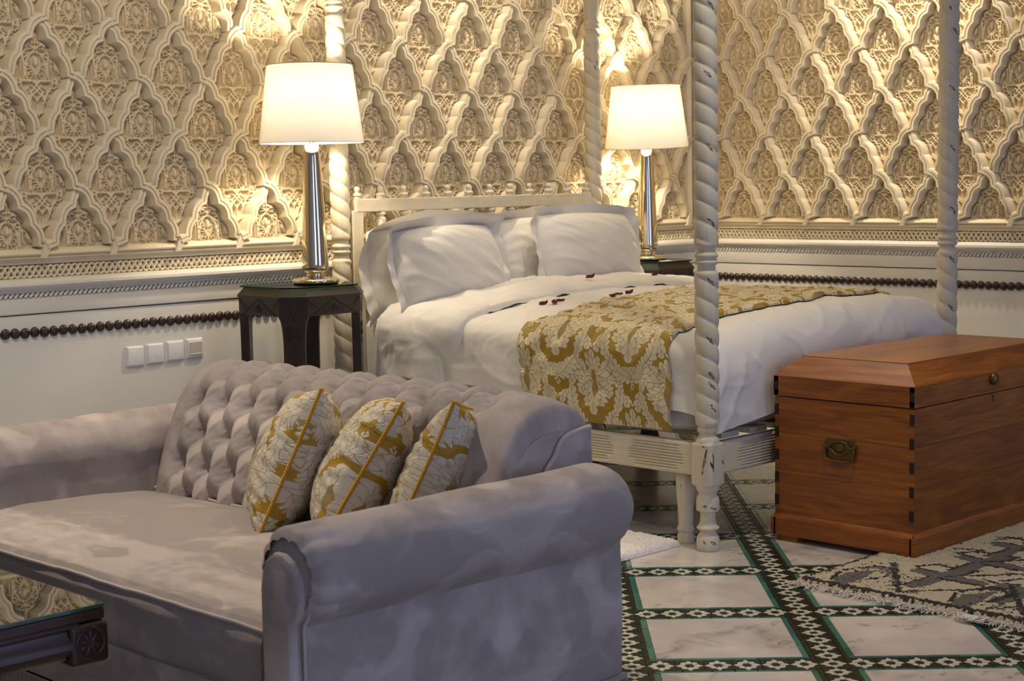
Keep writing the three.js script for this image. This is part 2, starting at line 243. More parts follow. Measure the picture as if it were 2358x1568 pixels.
function windowAt(n, x, y, z, w, h, ry) {
  const g = struct('window_' + n, null); g.position.set(x, y, z); g.rotation.y = ry; g.userData.label = 'tall white framed window behind the camera';
  const f = 0.05; mesh('window_frame', merged([box(w, f, 0.07, 0, h - f / 2), box(w, f, 0.07, 0, f / 2), box(f, h, 0.07, -w / 2 + f / 2, h / 2), box(f, h, 0.07, w / 2 - f / 2, h / 2), box(0.06, h, 0.07, 0, h / 2)]), M.paint, g);
  for (const s of [-1, 1]) mesh('pane', box(w / 2 - 0.08, h - 0.1, 0.006, s * w / 4, h / 2, 0), phys(0xffffff, 0, { transmission: 1, thickness: 0 }), g);
}
WINF.forEach(([a, b, c, d], i) => windowAt(i + 1, RX + (a + b) / 2, c, RZ + 0.11, b - a, d - c, 0));
const ceil = struct('ceiling', box(8.6 + 0.44, 0.2, 6.9 + 0.44, RX / 2, CEIL + 0.1, RZ / 2), std(0xe9e2d2, 0.9)); ceil.userData.label = 'plain cream ceiling above the picture';
// ───────────── floor: marble slabs in green borders, bands of zellige mosaic ─────────────
const marble = [0, 1, 2].map((k) => tex(512, 512, (u, v) => {
  const w1 = fbm(u * 2.5 + k * 9, v * 2.5 + 4, 4), w2 = fbm(u * 6 + k * 3, v * 6, 4), cl = fbm(u * 3 + w1 * 1.6 + k * 5, v * 3 + w2 * 0.8, 5), r = Math.abs(fbm(u * 2 + w2 * 0.7 + k * 11, v * 3.4 + w1 * 0.8, 3) - 0.5) * 2;
  const vein = Math.pow(1 - r, 9) * sst(0.35, 0.75, fbm(u * 4 + 7, v * 4 + k, 3)) * 0.2, sp = sst(0.66, 0.78, fbm(u * 14 + k * 3, v * 26, 3)) * sst(0.42, 0.6, w1) * 0.15, b = 0.905 - vein - sp - (cl - 0.5) * 0.24; return [b, b * 0.965, b * 0.935 + (cl - 0.5) * 0.03];
}, true));
const MF = { marble: marble.map((t) => phys(0xe8e6e4, 0.2, { map: t, clearcoat: 0.25, clearcoatRoughness: 0.16 })), grout: std(0xb9b09c, 0.9),
  green: [0x23715f, 0x2a7d69, 0x236b66, 0x33806f, 0x1f655a].map((c) => phys(c, 0.22, { clearcoat: 0.5, clearcoatRoughness: 0.12 })), black: [0x1c2418, 0x222b1c, 0x292f1f].map((c) => phys(c, 0.35, { specularIntensity: 0.5 })),
  brown: phys(0x281e12, 0.35, { specularIntensity: 0.5 }), white: [0xcfcab9, 0xc6c0ab, 0xd4d0c2].map((c) => phys(c, 0.24, { clearcoat: 0.4, clearcoatRoughness: 0.15 })) };
const floor = struct('floor', box(8.6 + 0.4, 0.2, 6.9 + 0.4, RX / 2, -0.103, RZ / 2), MF.grout); floor.userData.label = 'white marble floor with green bordered slabs and black and white mosaic bands';
{
  const AL = 45.7 * Math.PI / 180, ca = Math.cos(AL), sa = Math.sin(AL), PA = 0.5145, PB = 0.4968, A0 = -0.6355, B0 = 4.2215, TS = 0.412, TB = 0.406;
  const world = (a, b) => [a * ca - b * sa, a * sa + b * ca], inRoom = (x, z) => x > RX + 0.05 && x < -0.03 && z > 0.05 && z < RZ - 0.05;
  const camDist = (x, z) => { const dx = x - CAM.x, dz = z - CAM.z; return dx * 0.7068 - dz * 0.7074; };
  const inView = (x, z, m = 0) => { const dx = x - CAM.x, dz = z - CAM.z, d = dx * 0.7068 - dz * 0.7074, s = dx * 0.7074 + dz * 0.7068; return d > 2.4 && Math.abs(s) < d * 0.335 + m; };
  // a flat tile with bevelled rim from a polygon in (a, b)
  const tile = (poly, top, bev = 0.0012) => { const pos = []; let A = 0; for (let i = 0; i < poly.length; i++) { const q = poly[(i + 1) % poly.length]; A += poly[i][0] * q[1] - q[0] * poly[i][1]; } const P = (A < 0 ? poly.slice().reverse() : poly), cx = P.reduce((s, p) => s + p[0], 0) / P.length, cy = P.reduce((s, p) => s + p[1], 0) / P.length;
    const ins = P.map(([x, y]) => { const l = Math.hypot(x - cx, y - cy) || 1, k = Math.max(0, 1 - bev / l); return [cx + (x - cx) * k, cy + (y - cy) * k]; }), W = (p, h) => { const [x, z] = world(p[0], p[1]); return [x, h, z]; };
    const tri = THREE.ShapeUtils.triangulateShape(ins.map((p) => new THREE.Vector2(...p)), []);
    for (const t of tri) for (const k of [t[0], t[2], t[1]]) pos.push(...W(ins[k], top));
    for (let i = 0; i < P.length; i++) { const j = (i + 1) % P.length; const a = W(P[i], -0.002), b = W(P[j], -0.002), c = W(ins[i], top), d = W(ins[j], top); pos.push(...a, ...d, ...b, ...a, ...c, ...d); }
    const g = new THREE.BufferGeometry(); g.setAttribute('position', new THREE.Float32BufferAttribute(pos, 3)); const uv = new Float32Array(pos.length / 3 * 2); for (let i = 0; i < pos.length / 3; i++) { uv[2 * i] = pos[3 * i] * 1.7; uv[2 * i + 1] = pos[3 * i + 2] * 1.7; } g.setAttribute('uv', new THREE.BufferAttribute(uv, 2)); g.computeVertexNormals(); return g; };
  const clip = (poly, k, lim, keepLess) => { const o = []; for (let i = 0; i < poly.length; i++) { const p = poly[i], q = poly[(i + 1) % poly.length], f = (t) => (keepLess ? lim - t[k] : t[k] - lim), a = f(p), b = f(q); if (a >= 0) o.push(p); if ((a >= 0) !== (b >= 0)) { const t = a / (a - b); o.push([lerp(p[0], q[0], t), lerp(p[1], q[1], t)]); } } return o; };
  const far = { white: [], black: [], green: [] }, cand = [];
  const GW = 0.0155, jn = () => rr(-1, 1) * 0.0006;
  for (let i = -9; i < 16; i++) for (let j = -10; j < 10; j++) {
    const a = A0 + i * PA, b = B0 + j * PB, [x, z] = world(a + TS / 2, b + TB / 2); if (!inRoom(x, z)) continue; const near = inView(x, z, 0.5) && camDist(x, z) < 5.6;
    const m = mesh('marble_slab', tile([[a + GW, b + GW], [a + TS - GW, b + GW], [a + TS - GW, b + TB - GW], [a + GW, b + TB - GW]], 0.0015 + rr(0, 0.0006), 0.0008), MF.marble[(i * 3 + j * 5 + 60) % 3], floor); m.userData.kind = undefined; delete m.userData.kind;
    for (let s = 0; s < 4; s++) { const n = s % 2 ? 4 : 6, L = (s % 2 ? TB : TS); let t0 = 0; for (let k = 0; k < n; k++) { const t1 = k === n - 1 ? L : (k + 1) * L / n + rr(-0.012, 0.012), g = 0.0008, y0 = s < 2 ? 0 : 0; let poly;
      if (s === 0) poly = [[a + t0 + g, b + g], [a + t1 - g, b + g], [a + t1 - g, b + GW - g], [a + t0 + g, b + GW - g]]; else if (s === 2) poly = [[a + t0 + g, b + TB - GW + g], [a + t1 - g, b + TB - GW + g], [a + t1 - g, b + TB - g], [a + t0 + g, b + TB - g]];
      else { const c0 = Math.max(t0, GW), c1 = Math.min(t1, TB - GW); const ax = s === 1 ? a + TS - GW : a; poly = [[ax + g, b + c0 + g], [ax + GW - g, b + c0 + g], [ax + GW - g, b + c1 - g], [ax + g, b + c1 - g]]; }
      t0 = t1; poly = poly.map((p) => [p[0] + jn(), p[1] + jn()]); const [wx, wz] = world(poly[0][0], poly[0][1]), G = tile(poly, 0.0013 + rr(-0.0003, 0.0005));
      if (near && inView(wx, wz, 0.1) && camDist(wx, wz) < 5.5) mesh('border_tile', G, MF.green[(rnd() * 5) | 0], floor); else far.green.push(G); } }
  }
  // zellige: eight-petalled stars on a square net, dark pieces between
  const pa = PA / 7, pbN = PB / 7, aC = A0 - (PA - TS) / 2, bC = B0 - (PB - TB) / 2, ha = (PA - TS) / 2 - 0.001, hb = (PB - TB) / 2 - 0.001;
  const star = (ca0, cb0, keep, edge) => { const pb = edge === 2 ? 2 * hb + 0.001 : pbN;
    const at = (r, d) => [ca0 + r * Math.cos(d * Math.PI / 180) * pa, cb0 + r * Math.sin(d * Math.PI / 180) * pb], out = [];
    out.push(['center', [0, 1, 2, 3, 4, 5, 6, 7].map((k) => at(0.155, 22.5 + 45 * k))]);
    for (let k = 0; k < 8; k++) { const d = 45 * k, R = k % 2 ? 0.40 : 0.492; out.push(['white', [at(0.168, d - 20), at(0.345, d - 21.6), at(R, d), at(0.345, d + 21.6), at(0.168, d + 20)]]); }
    for (const [sx, sy] of [[1, 1], [-1, 1], [1, -1], [-1, -1]]) { const q = (r, d) => [ca0 + sx * r * Math.cos(d * Math.PI / 180) * pa, cb0 + sy * r * Math.sin(d * Math.PI / 180) * pb]; out.push(['black', [q(0.496, 2), q(0.355, 22.5), q(0.41, 45), q(0.355, 67.5), q(0.496, 88), [ca0 + sx * 0.495 * pa, cb0 + sy * 0.495 * pb]]]); }
    if (edge === 1) for (const sgn of [-1, 1]) for (const h of [-1, 1]) { const lim = edge === 1 ? ha : hb, hp = pa * 0.5, R = [[sgn * (hp + 0.0004), h * 0.0006], [sgn * lim, h * 0.0006], [sgn * lim, h * 0.498], [sgn * (hp + 0.0004), h * 0.498]]; out.push(['black', R.map(([q, t]) => (edge === 1 ? [ca0 + q, cb0 + t * pb] : [ca0 + t * pa, cb0 + q]))]); }
    for (const [kind, poly0] of out) { let poly = poly0.map((p) => [p[0] + jn() * 0.6, p[1] + jn() * 0.6]); poly = keep(poly); if (!poly || poly.length < 3) continue; const cx = poly.reduce((s, p) => s + p[0], 0) / poly.length, cb = poly.reduce((s, p) => s + p[1], 0) / poly.length, [x, z] = world(cx, cb); if (!inRoom(x, z)) continue; const mat = kind === 'white' ? 'white' : 'black'; const vis = inView(x, z, 0.02) && z > 2.3; cand.push([vis ? camDist(x, z) : 99, kind, tile(poly, 0.0012 + rr(-0.0003, 0.0005), 0.0009), mat]); }
  };
  for (let i = -9; i < 16; i++) for (let j = -10 * 7; j < 10 * 7; j++) { const a = aC + i * PA, b = bC + j * pbN, [x, z] = world(a, b); if (!inRoom(x, z) || !(inView(x, z, 0.7) && camDist(x, z) < 8)) continue; star(a, b, (p) => clip(clip(p, 0, a + ha, true), 0, a - ha, false), ((j % 7) + 7) % 7 ? 1 : 0); }
  for (let j = -10; j < 10; j++) for (let i = -9 * 7; i < 16 * 7; i++) { if (((i % 7) + 7) % 7 === 0) continue; const a = aC + i * pa, b = bC + j * PB, [x, z] = world(a, b); if (!inRoom(x, z) || !(inView(x, z, 0.7) && camDist(x, z) < 8)) continue; star(a, b, (p) => clip(clip(p, 1, b + hb, true), 1, b - hb, false), 2); }
  cand.sort((p, q) => p[0] - q[0]);
  cand.forEach(([d, kind, g, mat], n) => { if (n < 290) mesh('mosaic_tile', g, kind === 'center' ? MF.brown : MF[mat][(rnd() * 3) | 0], floor); else far[mat].push(g); });
  for (const k of ['white', 'black', 'green']) if (far[k].length) mesh(k + '_mosaic', merged(far[k]), MF[k][0], floor).userData.kind = 'stuff';
}
// ───────────── ceiling downlights that graze the carved walls, plus spots added for frontal wall light ─────────────
function downlight(label, x, z, I, aim, ang = 0.62, soft = 1.6) {
  const g = thing('ceiling_downlight', label, 'downlight', [x, CEIL, z], 0);
  mesh('trim_ring', lathe([[0.036, -0.001], [0.05, -0.001], [0.052, -0.008], [0.047, -0.012], [0.038, -0.009], [0.036, -0.001]], 28), std(0xe8e2d4, 0.4), g);
  mesh('glowing_lens', new THREE.CylinderGeometry(0.036, 0.036, 0.006, 24).translate(0, -0.004, 0), std(0x000000, 0.5, { emissive: new THREE.Color(1, 0.85, 0.64), emissiveIntensity: 20 }), g);
  const s = new THREE.SpotLight(new THREE.Color(1, 0.87, 0.69), I, 0, ang, 0.75, 2); s.position.set(0, -0.014, 0); s.target.position.set(aim[0] - x, aim[1] - CEIL, aim[2] - z); g.add(s); g.add(s.target); s.shadow.radius = soft; s.castShadow = true;
}
downlight('recessed ceiling downlight above the head of the bed', -1.95, 0.40, 8, [-1.95, 1.9, 0.0]);
downlight('recessed ceiling downlight close to the right wall above the chest', -0.40, 1.3, 13, [0, 1.9, 1.3]);
downlight('added tilted fill spotlight on the ceiling, aimed at the carved wall on the left', -4.5, 2.0, 10, [-4.0, 1.75, 0.0], 0.5, 3);  // added fill: lights the left lattice from the front, sparing the dado
downlight('added tilted fill spotlight on the ceiling, aimed at the carved wall over the headboard', -2.3, 2.1, 7, [-2.0, 1.75, 0.0], 0.5, 3);  // another added fill spot, brightens the lattice above the headboard
downlight('added tilted fill spotlight on the ceiling, aimed at the right carved wall', -2.0, 1.6, 8, [0, 1.7, 1.0], 0.5, 3);  // fill spot added to light the right wall evenly from the front
downlight('recessed ceiling downlight above the sofa seat', -4.95, 1.75, 16, [-4.95, 0, 1.75], 0.9);
downlight('recessed ceiling downlight above the middle of the bed', -2.1, 1.3, 4.5, [-2.1, 0, 1.3], 0.9);
downlight('recessed ceiling downlight above the foot of the bed', -3.0, 2.75, 7.5, [-3.0, 0, 2.75], 0.9);
// ───────────── four-poster bed ─────────────
const BED = { pos: [-1.9, 0, 1.1737], ry: 0.01, w: 1.567, l: 1.875 };
// cream paint, worn through to dark wood in scratchy patches
function wornPaint(w, h, patches, sc = 1, alongX = false) {
  const cv = document.createElement('canvas'); cv.width = w; cv.height = h; const c = cv.getContext('2d'), im = c.createImageData(w, h);
  for (let y = 0; y < h; y++) for (let x = 0; x < w; x++) { const n = fbm(x / 40 * sc, y / 40 * sc, 4), g = alongX ? fbm(x / 90 * sc, y / 4 * sc, 2) : fbm(x / 5 * sc, y / 90 * sc, 2), i = 4 * (y * w + x), k = 0.95 + 0.1 * (n - 0.5) + 0.06 * (g - 0.5), ye = sst(0.52, 0.8, n) * 0.07; im.data[i] = 222 * k; im.data[i + 1] = (212 - 60 * ye) * k; im.data[i + 2] = (188 - 260 * ye) * k; im.data[i + 3] = 255; }
  c.putImageData(im, 0, 0); c.lineCap = 'round';
  for (const [x, y, L, a, wd] of patches) { c.save(); c.translate(x, y); c.rotate(a); for (let i = 0; i < L * 0.9; i++) { const t = rr(-0.5, 0.5), s = rr(-0.5, 0.5) * (1 - Math.abs(t) * 1.4); c.strokeStyle = ['rgba(38,28,18,.85)', 'rgba(70,52,34,.7)', 'rgba(20,15,10,.8)'][(rnd() * 3) | 0]; c.lineWidth = rr(0.6, 1.8) * sc; c.beginPath(); c.moveTo(t * L, s * wd); c.lineTo(t * L + rr(2, 9), s * wd + rr(-1.5, 1.5)); c.stroke(); } c.restore(); }
  const t = new THREE.CanvasTexture(cv); t.colorSpace = THREE.SRGBColorSpace; t.wrapS = t.wrapT = THREE.RepeatWrapping; return t;
}
{
  const pp = []; for (const h of [0.49, 0.565, 0.60, 0.715, 0.905, 1.10, 1.345, 1.58, 1.80]) pp.push([256 * 0.9 + rr(-9, 9), 2048 * (1 - h / 2.25), rr(24, 34), 0.75, 11]); for (let k = 0; k < 9; k++) pp.push([rr(0, 256), rr(60, 2000), rr(6, 26), rr(0.3, 1.2), rr(3, 8)]);
  pp.push([256 * 0.815, 2048 * (1 - 0.305 / 2.25), 76, -1.38, 8], [256 * 0.915, 2048 * (1 - 0.31 / 2.25), 54, 1.55, 5], [256 * 0.80, 2048 * (1 - 0.158 / 2.25), 9, 0, 9], [256 * 0.93, 2048 * (1 - 0.15 / 2.25), 20, 0.2, 9], [256 * 0.80, 2048 * (1 - 0.035 / 2.25), 12, 1, 9], [256 * 0.92, 2048 * (1 - 0.034 / 2.25), 20, 0.3, 10]);
  M.post = std(0xffffff, 0.55, { map: wornPaint(256, 2048, pp), bumpMap: speck, bumpScale: 0.0006 });
  const rp = []; for (let k = 0; k < 5; k++) { const x = 70 + k * 200 + rr(-40, 40), y = rr(60, 200); rp.push([x, y, rr(12, 22), rr(-0.2, 0.2), 5]); }
  M.rail = std(0xffffff, 0.55, { map: wornPaint(1024, 256, rp, 1, true), bumpMap: speck, bumpScale: 0.0006 });
  M.rail.map.repeat.set(0.65, 2);
  M.postPlain = std(0xffffff, 0.55, { map: wornPaint(256, 256, [[200, 60, 8, 1, 5]]), bumpMap: speck, bumpScale: 0.0006 });
}
const POSTP = [[0, 0.028], [0.003, 0.034], [0.012, 0.0375], [0.024, 0.039], [0.04, 0.0385], [0.054, 0.034], [0.062, 0.027], [0.066, 0.0255], [0.07, 0.026], [0.074, 0.034], [0.079, 0.038], [0.083, 0.0375], [0.088, 0.031], [0.1, 0.027], [0.118, 0.0252], [0.136, 0.0255], [0.138, 0.037], [0.141, 0.0388], [0.17, 0.0388], [0.184, 0.0365], [0.19, 0.031], [0.2, 0.0302], [0.204, 0.034], [0.211, 0.0385], [0.222, 0.0395],
  [0.2235, 'b'], [0.231, 'B'], [0.36, 'B'], [0.3675, 'b'], [0.369, 0.0385], [0.377, 0.0395], [0.384, 0.034], [0.39, 0.029], [0.4, 0.0272], [0.403, 0.0325], [0.409, 0.0345], [0.415, 0.033], [0.418, 0.031],
  [0.421, 't'], [0.942, 't'], [0.946, 0.0305], [0.956, 0.0285], [0.96, 0.034], [0.966, 0.0398], [0.971, 0.038], [0.977, 0.0325], [0.983, 0.036], [0.989, 0.0398], [0.995, 0.037], [1.003, 0.0295], [1.011, 0.0298], [1.014, 't'], [1.932, 't'], [1.936, 0.031], [1.945, 0.029], [1.95, 0.034], [1.956, 0.0395], [1.962, 0.037], [1.967, 0.0325], [1.973, 0.036], [1.979, 0.039], [1.985, 0.036], [1.994, 0.029], [2.0, 0.03], [2.01, 0.035], [2.05, 0.038], [2.1, 0.036], [2.16, 0.03], [2.2, 0.027], [2.205, 0.036], [2.225, 0.036], [2.23, 0.02], [2.25, 0.001]];
function postGeo(scale = 1) {
  const ys = [], SEG = 64; for (let i = 0; i < POSTP.length; i++) { const [y, r] = POSTP[i], nx = POSTP[i + 1]; if (r === 't' && nx && nx[1] === 't') { const n = Math.round((nx[0] - y) / 0.0042); for (let k = 0; k < n; k++) ys.push([y + (nx[0] - y) * k / n, 't', y, nx[0]]); } else ys.push([y, r, r === 't' ? POSTP[i - 1][0] : 0, y]); }
  const R = 0.0405, sp = 0.0635;
  return grid(SEG, ys.length - 1, (u, v) => {
    const [y, r, a, b] = ys[Math.round(v * (ys.length - 1))], ph = u * 2 * Math.PI; let q;
    if (r === 't') { const t = ((2 * ph / (2 * Math.PI) + y / sp) % 1 + 1) % 1, bul = Math.pow(Math.sqrt(Math.max(0, 1 - (2 * t - 1) ** 2)), 0.85), f = Math.min(sst(0, 0.035, y - a), sst(0, 0.035, b - y)), end = Math.min(1, Math.sqrt(clamp((y - a) / 0.012)) * 0.28 + 0.72, Math.sqrt(clamp((b - y) / 0.012)) * 0.28 + 0.72); q = R * end * lerp(1, 0.79 + 0.22 * bul, f); }
    else if (r === 'B' || r === 'b') { const s = r === 'B' ? 0.0435 : 0.0385, d = 0.0535 * (r === 'B' ? 1 : 0.9), c = Math.abs(Math.cos(ph)), k = Math.abs(Math.sin(ph)); q = Math.min(s / Math.max(c, k), d / ((c + k) * Math.SQRT1_2)); }
    else q = r;
    return [q * Math.sin(ph), y, q * Math.cos(ph)];
  }, (u, v, q) => [u, q[1] / 2.25], true);
}
// a board with reeded (grooved) clusters on its outer face; runs along x, outer face at z = t/2
function reededRail(L, y0, y1, t) {
  const h = y1 - y0, n = Math.round(L / 0.006), m = 72;
  const face = grid(n, m, (u, v) => { const x = (u - 0.5) * L, y = y0 + v * h, edge = Math.min(sst(0, 0.008, y - y0), sst(0, 0.008, y1 - y)); const seg = 0.31, p = Math.abs((((x + 0.05) / seg) % 1 + 1) % 1 - 0.5) * 2, yy = Math.abs(v - 0.5) * 2, row = Math.floor(v * 11), on = sst(0.02, -0.05, p - 0.9 + yy * 0.3 + 0.16 * hash(row, 3)) * (yy < 0.84 ? 1 : 0); const fr = ((v * 11) % 1), gr = Math.exp(-(((fr - 0.5) / 0.19) ** 2)); return [x, y, t / 2 - 0.004 * (1 - edge) - on * gr * 0.0062]; }, (u, v, q) => [q[0], q[1]]);
  return merged([face, uvBox(box(L, h, t * 0.8, 0, (y0 + y1) / 2, -t * 0.08))]);
}
{
  const bed = thing('four_poster_bed', 'cream painted four-poster bed frame with barley-twist posts and spindled headboard', 'bed', BED.pos, BED.ry);
  const hw = BED.w / 2, hl = BED.l / 2, pg = postGeo();
  for (const [sx, sz, r] of [[-1, 1, 0], [1, 1, 0.0], [-1, -1, 1.2], [1, -1, 2.3]]) { const p = mesh('bed_post', pg, M.post, bed); p.position.set(sx * hw, 0, sz * hl); p.rotation.y = sz > 0 ? 0 : Math.PI * Math.round(r) / 2; }
  const side = reededRail(BED.l - 0.08, 0.252, 0.362, 0.034), foot = reededRail(BED.w - 0.08, 0.252, 0.362, 0.034);
  for (const s of [-1, 1]) { const r = mesh('side_rail', side, M.rail, bed); r.rotation.y = s * Math.PI / 2; r.position.x = s * (hw - 0.003); const f = mesh(s > 0 ? 'foot_rail' : 'head_rail', foot, M.rail, bed); f.position.z = s * (hl - 0.003); if (s < 0) f.rotation.y = Math.PI; }
  for (let i = 0; i < 9; i++) { const s = mesh('slat', uvBox(rbox(0.098, 0.02, BED.l - 0.03, 0.003)), M.rail, bed); s.position.set(-0.62 + i * 0.155 + rr(-0.012, 0.012), 0.373, -0.002 + rr(-0.004, 0.004)); s.rotation.y = rr(-0.01, 0.01); }
  const leg = mesh('centre_leg', lathe([[0, 0], [0.026, 0], [0.029, 0.006], [0.029, 0.03], [0.025, 0.034], [0.024, 0.038], [0.029, 0.045], [0.03, 0.052], [0.025, 0.066], [0.027, 0.12], [0.032, 0.18], [0.033, 0.2], [0.0315, 0.201], [0.033, 0.203], [0.033, 0.223], [0.034, 0.23], [0.034, 0.255], [0, 0.256]], 32), M.postPlain, bed); leg.position.set(-hw + 0.045, 0, hl - 0.13);
  for (const s of [-1, 1]) mesh('headboard_stile', uvBox(rbox(0.058, 0.85, 0.034, 0.004, s * 0.717, 0.71, -0.92), 1, 'y'), M.rail, bed);
  const top = mesh('headboard_rail', uvBox(rbox(1.455, 0.053, 0.04, 0.004, 0, 1.156, -0.92)), M.rail, bed); mesh('headboard_lower_rail', uvBox(rbox(1.38, 0.06, 0.03, 0.004, 0, 0.76, -0.92)), M.rail, bed);
  const fin = lathe([[0, 0], [0.019, 0], [0.02, 0.004], [0.015, 0.009], [0.02, 0.013], [0.022, 0.018], [0.015, 0.023], [0.009, 0.027], [0.0125, 0.034], [0.0135, 0.04], [0.011, 0.047], [0.005, 0.051], [0, 0.0525]], 20);
  const sp = grid(28, 110, (u, v) => { const y = v * 0.36, ph = u * 2 * Math.PI, e = Math.min(y, 0.36 - y); let r; if (e < 0.045) r = e < 0.012 ? 0.019 : e < 0.018 ? 0.014 : e < 0.03 ? 0.021 : e < 0.037 ? 0.013 : 0.019; else { const t = ((ph / Math.PI + y / 0.05) % 1 + 1) % 1; r = 0.021 * (0.72 + 0.3 * Math.sqrt(Math.max(0, 1 - (2 * t - 1) ** 2))); } return [r * Math.sin(ph), y, r * Math.cos(ph)]; }, null, true);
  for (let k = 0; k < 12; k++) { const x = -0.708 + k * 0.1285; const f = mesh('finial', fin, M.postPlain, top); f.position.set(x, 1.182, -0.92); if (k > 0 && k < 11) { const s = mesh('spindle', sp, M.postPlain, bed); s.position.set(x, 0.785, -0.92); } }
}
// ───────────── mattress and bed linen ─────────────
M.linen = phys(0xe0dcd4, 0.75, { sheen: 0.25, sheenRoughness: 0.6, sheenColor: new THREE.Color(1, 1, 1), bumpMap: tex(256, 256, (u, v) => grey(0.5 + 0.25 * (fbm(u * 90, v * 90, 2, 90) - 0.5) + 0.5 * (fbm(u * 6, v * 6, 3, 6) - 0.5)), false, 2.5), bumpScale: 0.0016 });
function bedThing(name, label, cat, group) { return thing(name, label, cat, BED.pos, BED.ry, group); }
// drape: x across, z along; top surface with rounded edges, hanging at the sides (down to hem)
const topY = (x, z) => 0.69 + 0.055 * Math.pow(Math.max(0, 1 - (x / 0.8) ** 2), 0.75) + 0.02 * (x / 0.8 + 1) + 0.018 * sst(0.1, -0.4, z);
function edgePath(s, half, r) { const a = Math.abs(s), sg = Math.sign(s), flat = half - r; if (a <= flat) return [s, 0]; const t = (a - flat) / r; if (t < Math.PI / 2) return [sg * (flat + r * Math.sin(t)), r * (1 - Math.cos(t))]; return [sg * half, r + (a - flat - r * Math.PI / 2)]; }
const crease = (x, z, k) => { const a = fbm(x * 2.3 + k * 9, z * 2.3 + 5 * k, 2), b = fbm(x * 5 + a * 4 + k, z * 5 - a * 4, 2), c = fbm(x * 8 - a * 3 + 3 * k, z * 8 + a * 5, 2); return 0.007 * Math.pow(Math.max(0, 1 - Math.abs(2 * b - 1) * 2.2), 3) + 0.004 * Math.pow(Math.max(0, 1 - Math.abs(2 * c - 1) * 2.4), 3); };
const wr = (x, z, k) => { const a = fbm(x * 3.1 + k * 13, z * 3.1 + k * 7, 3) - 0.5, q = fbm(x * 6 + 40 + k, z * 2 + 2 * Math.sin(x * 4), 3); return a * 0.02 + (1 - Math.abs(2 * q - 1) ** 0.5) * 0.006 + crease(x, z, k); };
function drapePoint(sx, sz, off, k, half = 0.785, halfZ = 0.955, r = 0.06) {
  const [x, dx] = edgePath(sx, half + off, r + off), [zz, dz] = edgePath(sz, halfZ + off * 0.8, 0.15 + off);
  const hang = sst(0, 0.12, dx), hangZ = sst(0, 0.12, dz);
  let y = topY(clamp(x, -0.79, 0.79), Math.min(zz, 0.9)) + off - Math.max(dx, dz) - 0.4 * Math.min(dx, dz); const n = wr(sx, sz, k);
  const fold = hang * (Math.sin(sz * 17 + 2 * fbm(sz * 4, dx * 3 + k, 2) * 6) * 0.010 * sst(0, 0.2, dx) + n * 0.9), foldZ = hangZ * (Math.sin(sx * 11 + 5 * fbm(sx * 3, dz * 4 + k, 2)) * 0.010 * sst(0.02, 0.2, dz) + n * 0.8);
  y += (1 - hang) * (1 - hangZ) * n;
  return [x + Math.sign(x) * fold, y, zz + foldZ];
}
{
  const m = bedThing('mattress', 'deep mattress in a white fitted sheet on the four-poster bed', 'mattress');
  mesh('mattress_body', grid(120, 120, (u, v) => { const a = u * 2 * Math.PI, t = v; const R = 0.045, hx = 0.765, hz = 0.915; const P = 12; const c = Math.cos(a), s = Math.sin(a), k = Math.pow(Math.abs(c) ** P + Math.abs(s) ** P, -1 / P), ins = t < 0.25 ? 1 - (1 - Math.sqrt(1 - (1 - t / 0.25) ** 2)) * 0.05 : t > 0.55 ? (t < 0.75 ? 1 - (1 - Math.sqrt(Math.max(0, 1 - ((t - 0.55) / 0.2) ** 2))) * 0.06 : (1 - (t - 0.75) / 0.25) * 0.94) : 1; const y = t < 0.25 ? lerp(0.386, 0.42, t / 0.25) : t < 0.55 ? lerp(0.42, 0.655, (t - 0.25) / 0.3) : t < 0.75 ? lerp(0.655, 0.69, Math.sin((t - 0.55) / 0.2 * Math.PI / 2)) : 0.69 + 0.012 * ((t - 0.75) / 0.25); const w = t > 0.2 && t < 0.6 ? 0.004 * (fbm(a * 9, y * 6, 3) - 0.5) * 2 : 0; return [c * k * (hx * ins + w), y, s * k * (hz * ins + w)]; }, (u, v) => [u * 5, v * 1.5], true), M.linen, m);
}
{
  const d = bedThing('duvet', 'plump white duvet with its top edge folded back towards the pillows', 'duvet');
  mesh('duvet_cover', grid(230, 190, (u, v) => { const sx = lerp(-0.785 - 0.205, 0.785 + 0.2, u) + 0, sz = lerp(-0.6, 0.955 + 0.245, v); const q = drapePoint(sx, sz, 0, 1); q[1] = Math.max(q[1], 0.388 + 0.02 * fbm(sx * 5, sz * 5, 2)); return q; }, (u, v, q) => [u * 2, v * 1.8]), M.linen, d);
  mesh('folded_back_edge', grid(230, 70, (u, v) => {
    const sx = lerp(-0.785 - 0.265, 0.785 + 0.2, u), slant = -0.10 * sst(-0.8, -1.02, sx), e = v > 0.86 ? Math.sqrt(Math.max(0, 1 - ((v - 0.86) / 0.14) ** 2)) : 1, b = v < 0.08 ? v / 0.08 : 1; const sz = lerp(-0.72, -0.235 + slant + 0.012 * Math.sin(sx * 5), v), off = 0.002 + 0.030 * e * Math.max(b, 0.2) + 0.008 * Math.sin(v * Math.PI);
    const q = drapePoint(sx, sz, off, 2); return q;
  }, (u, v) => [u * 2, v * 0.6]), M.linen, d);
}
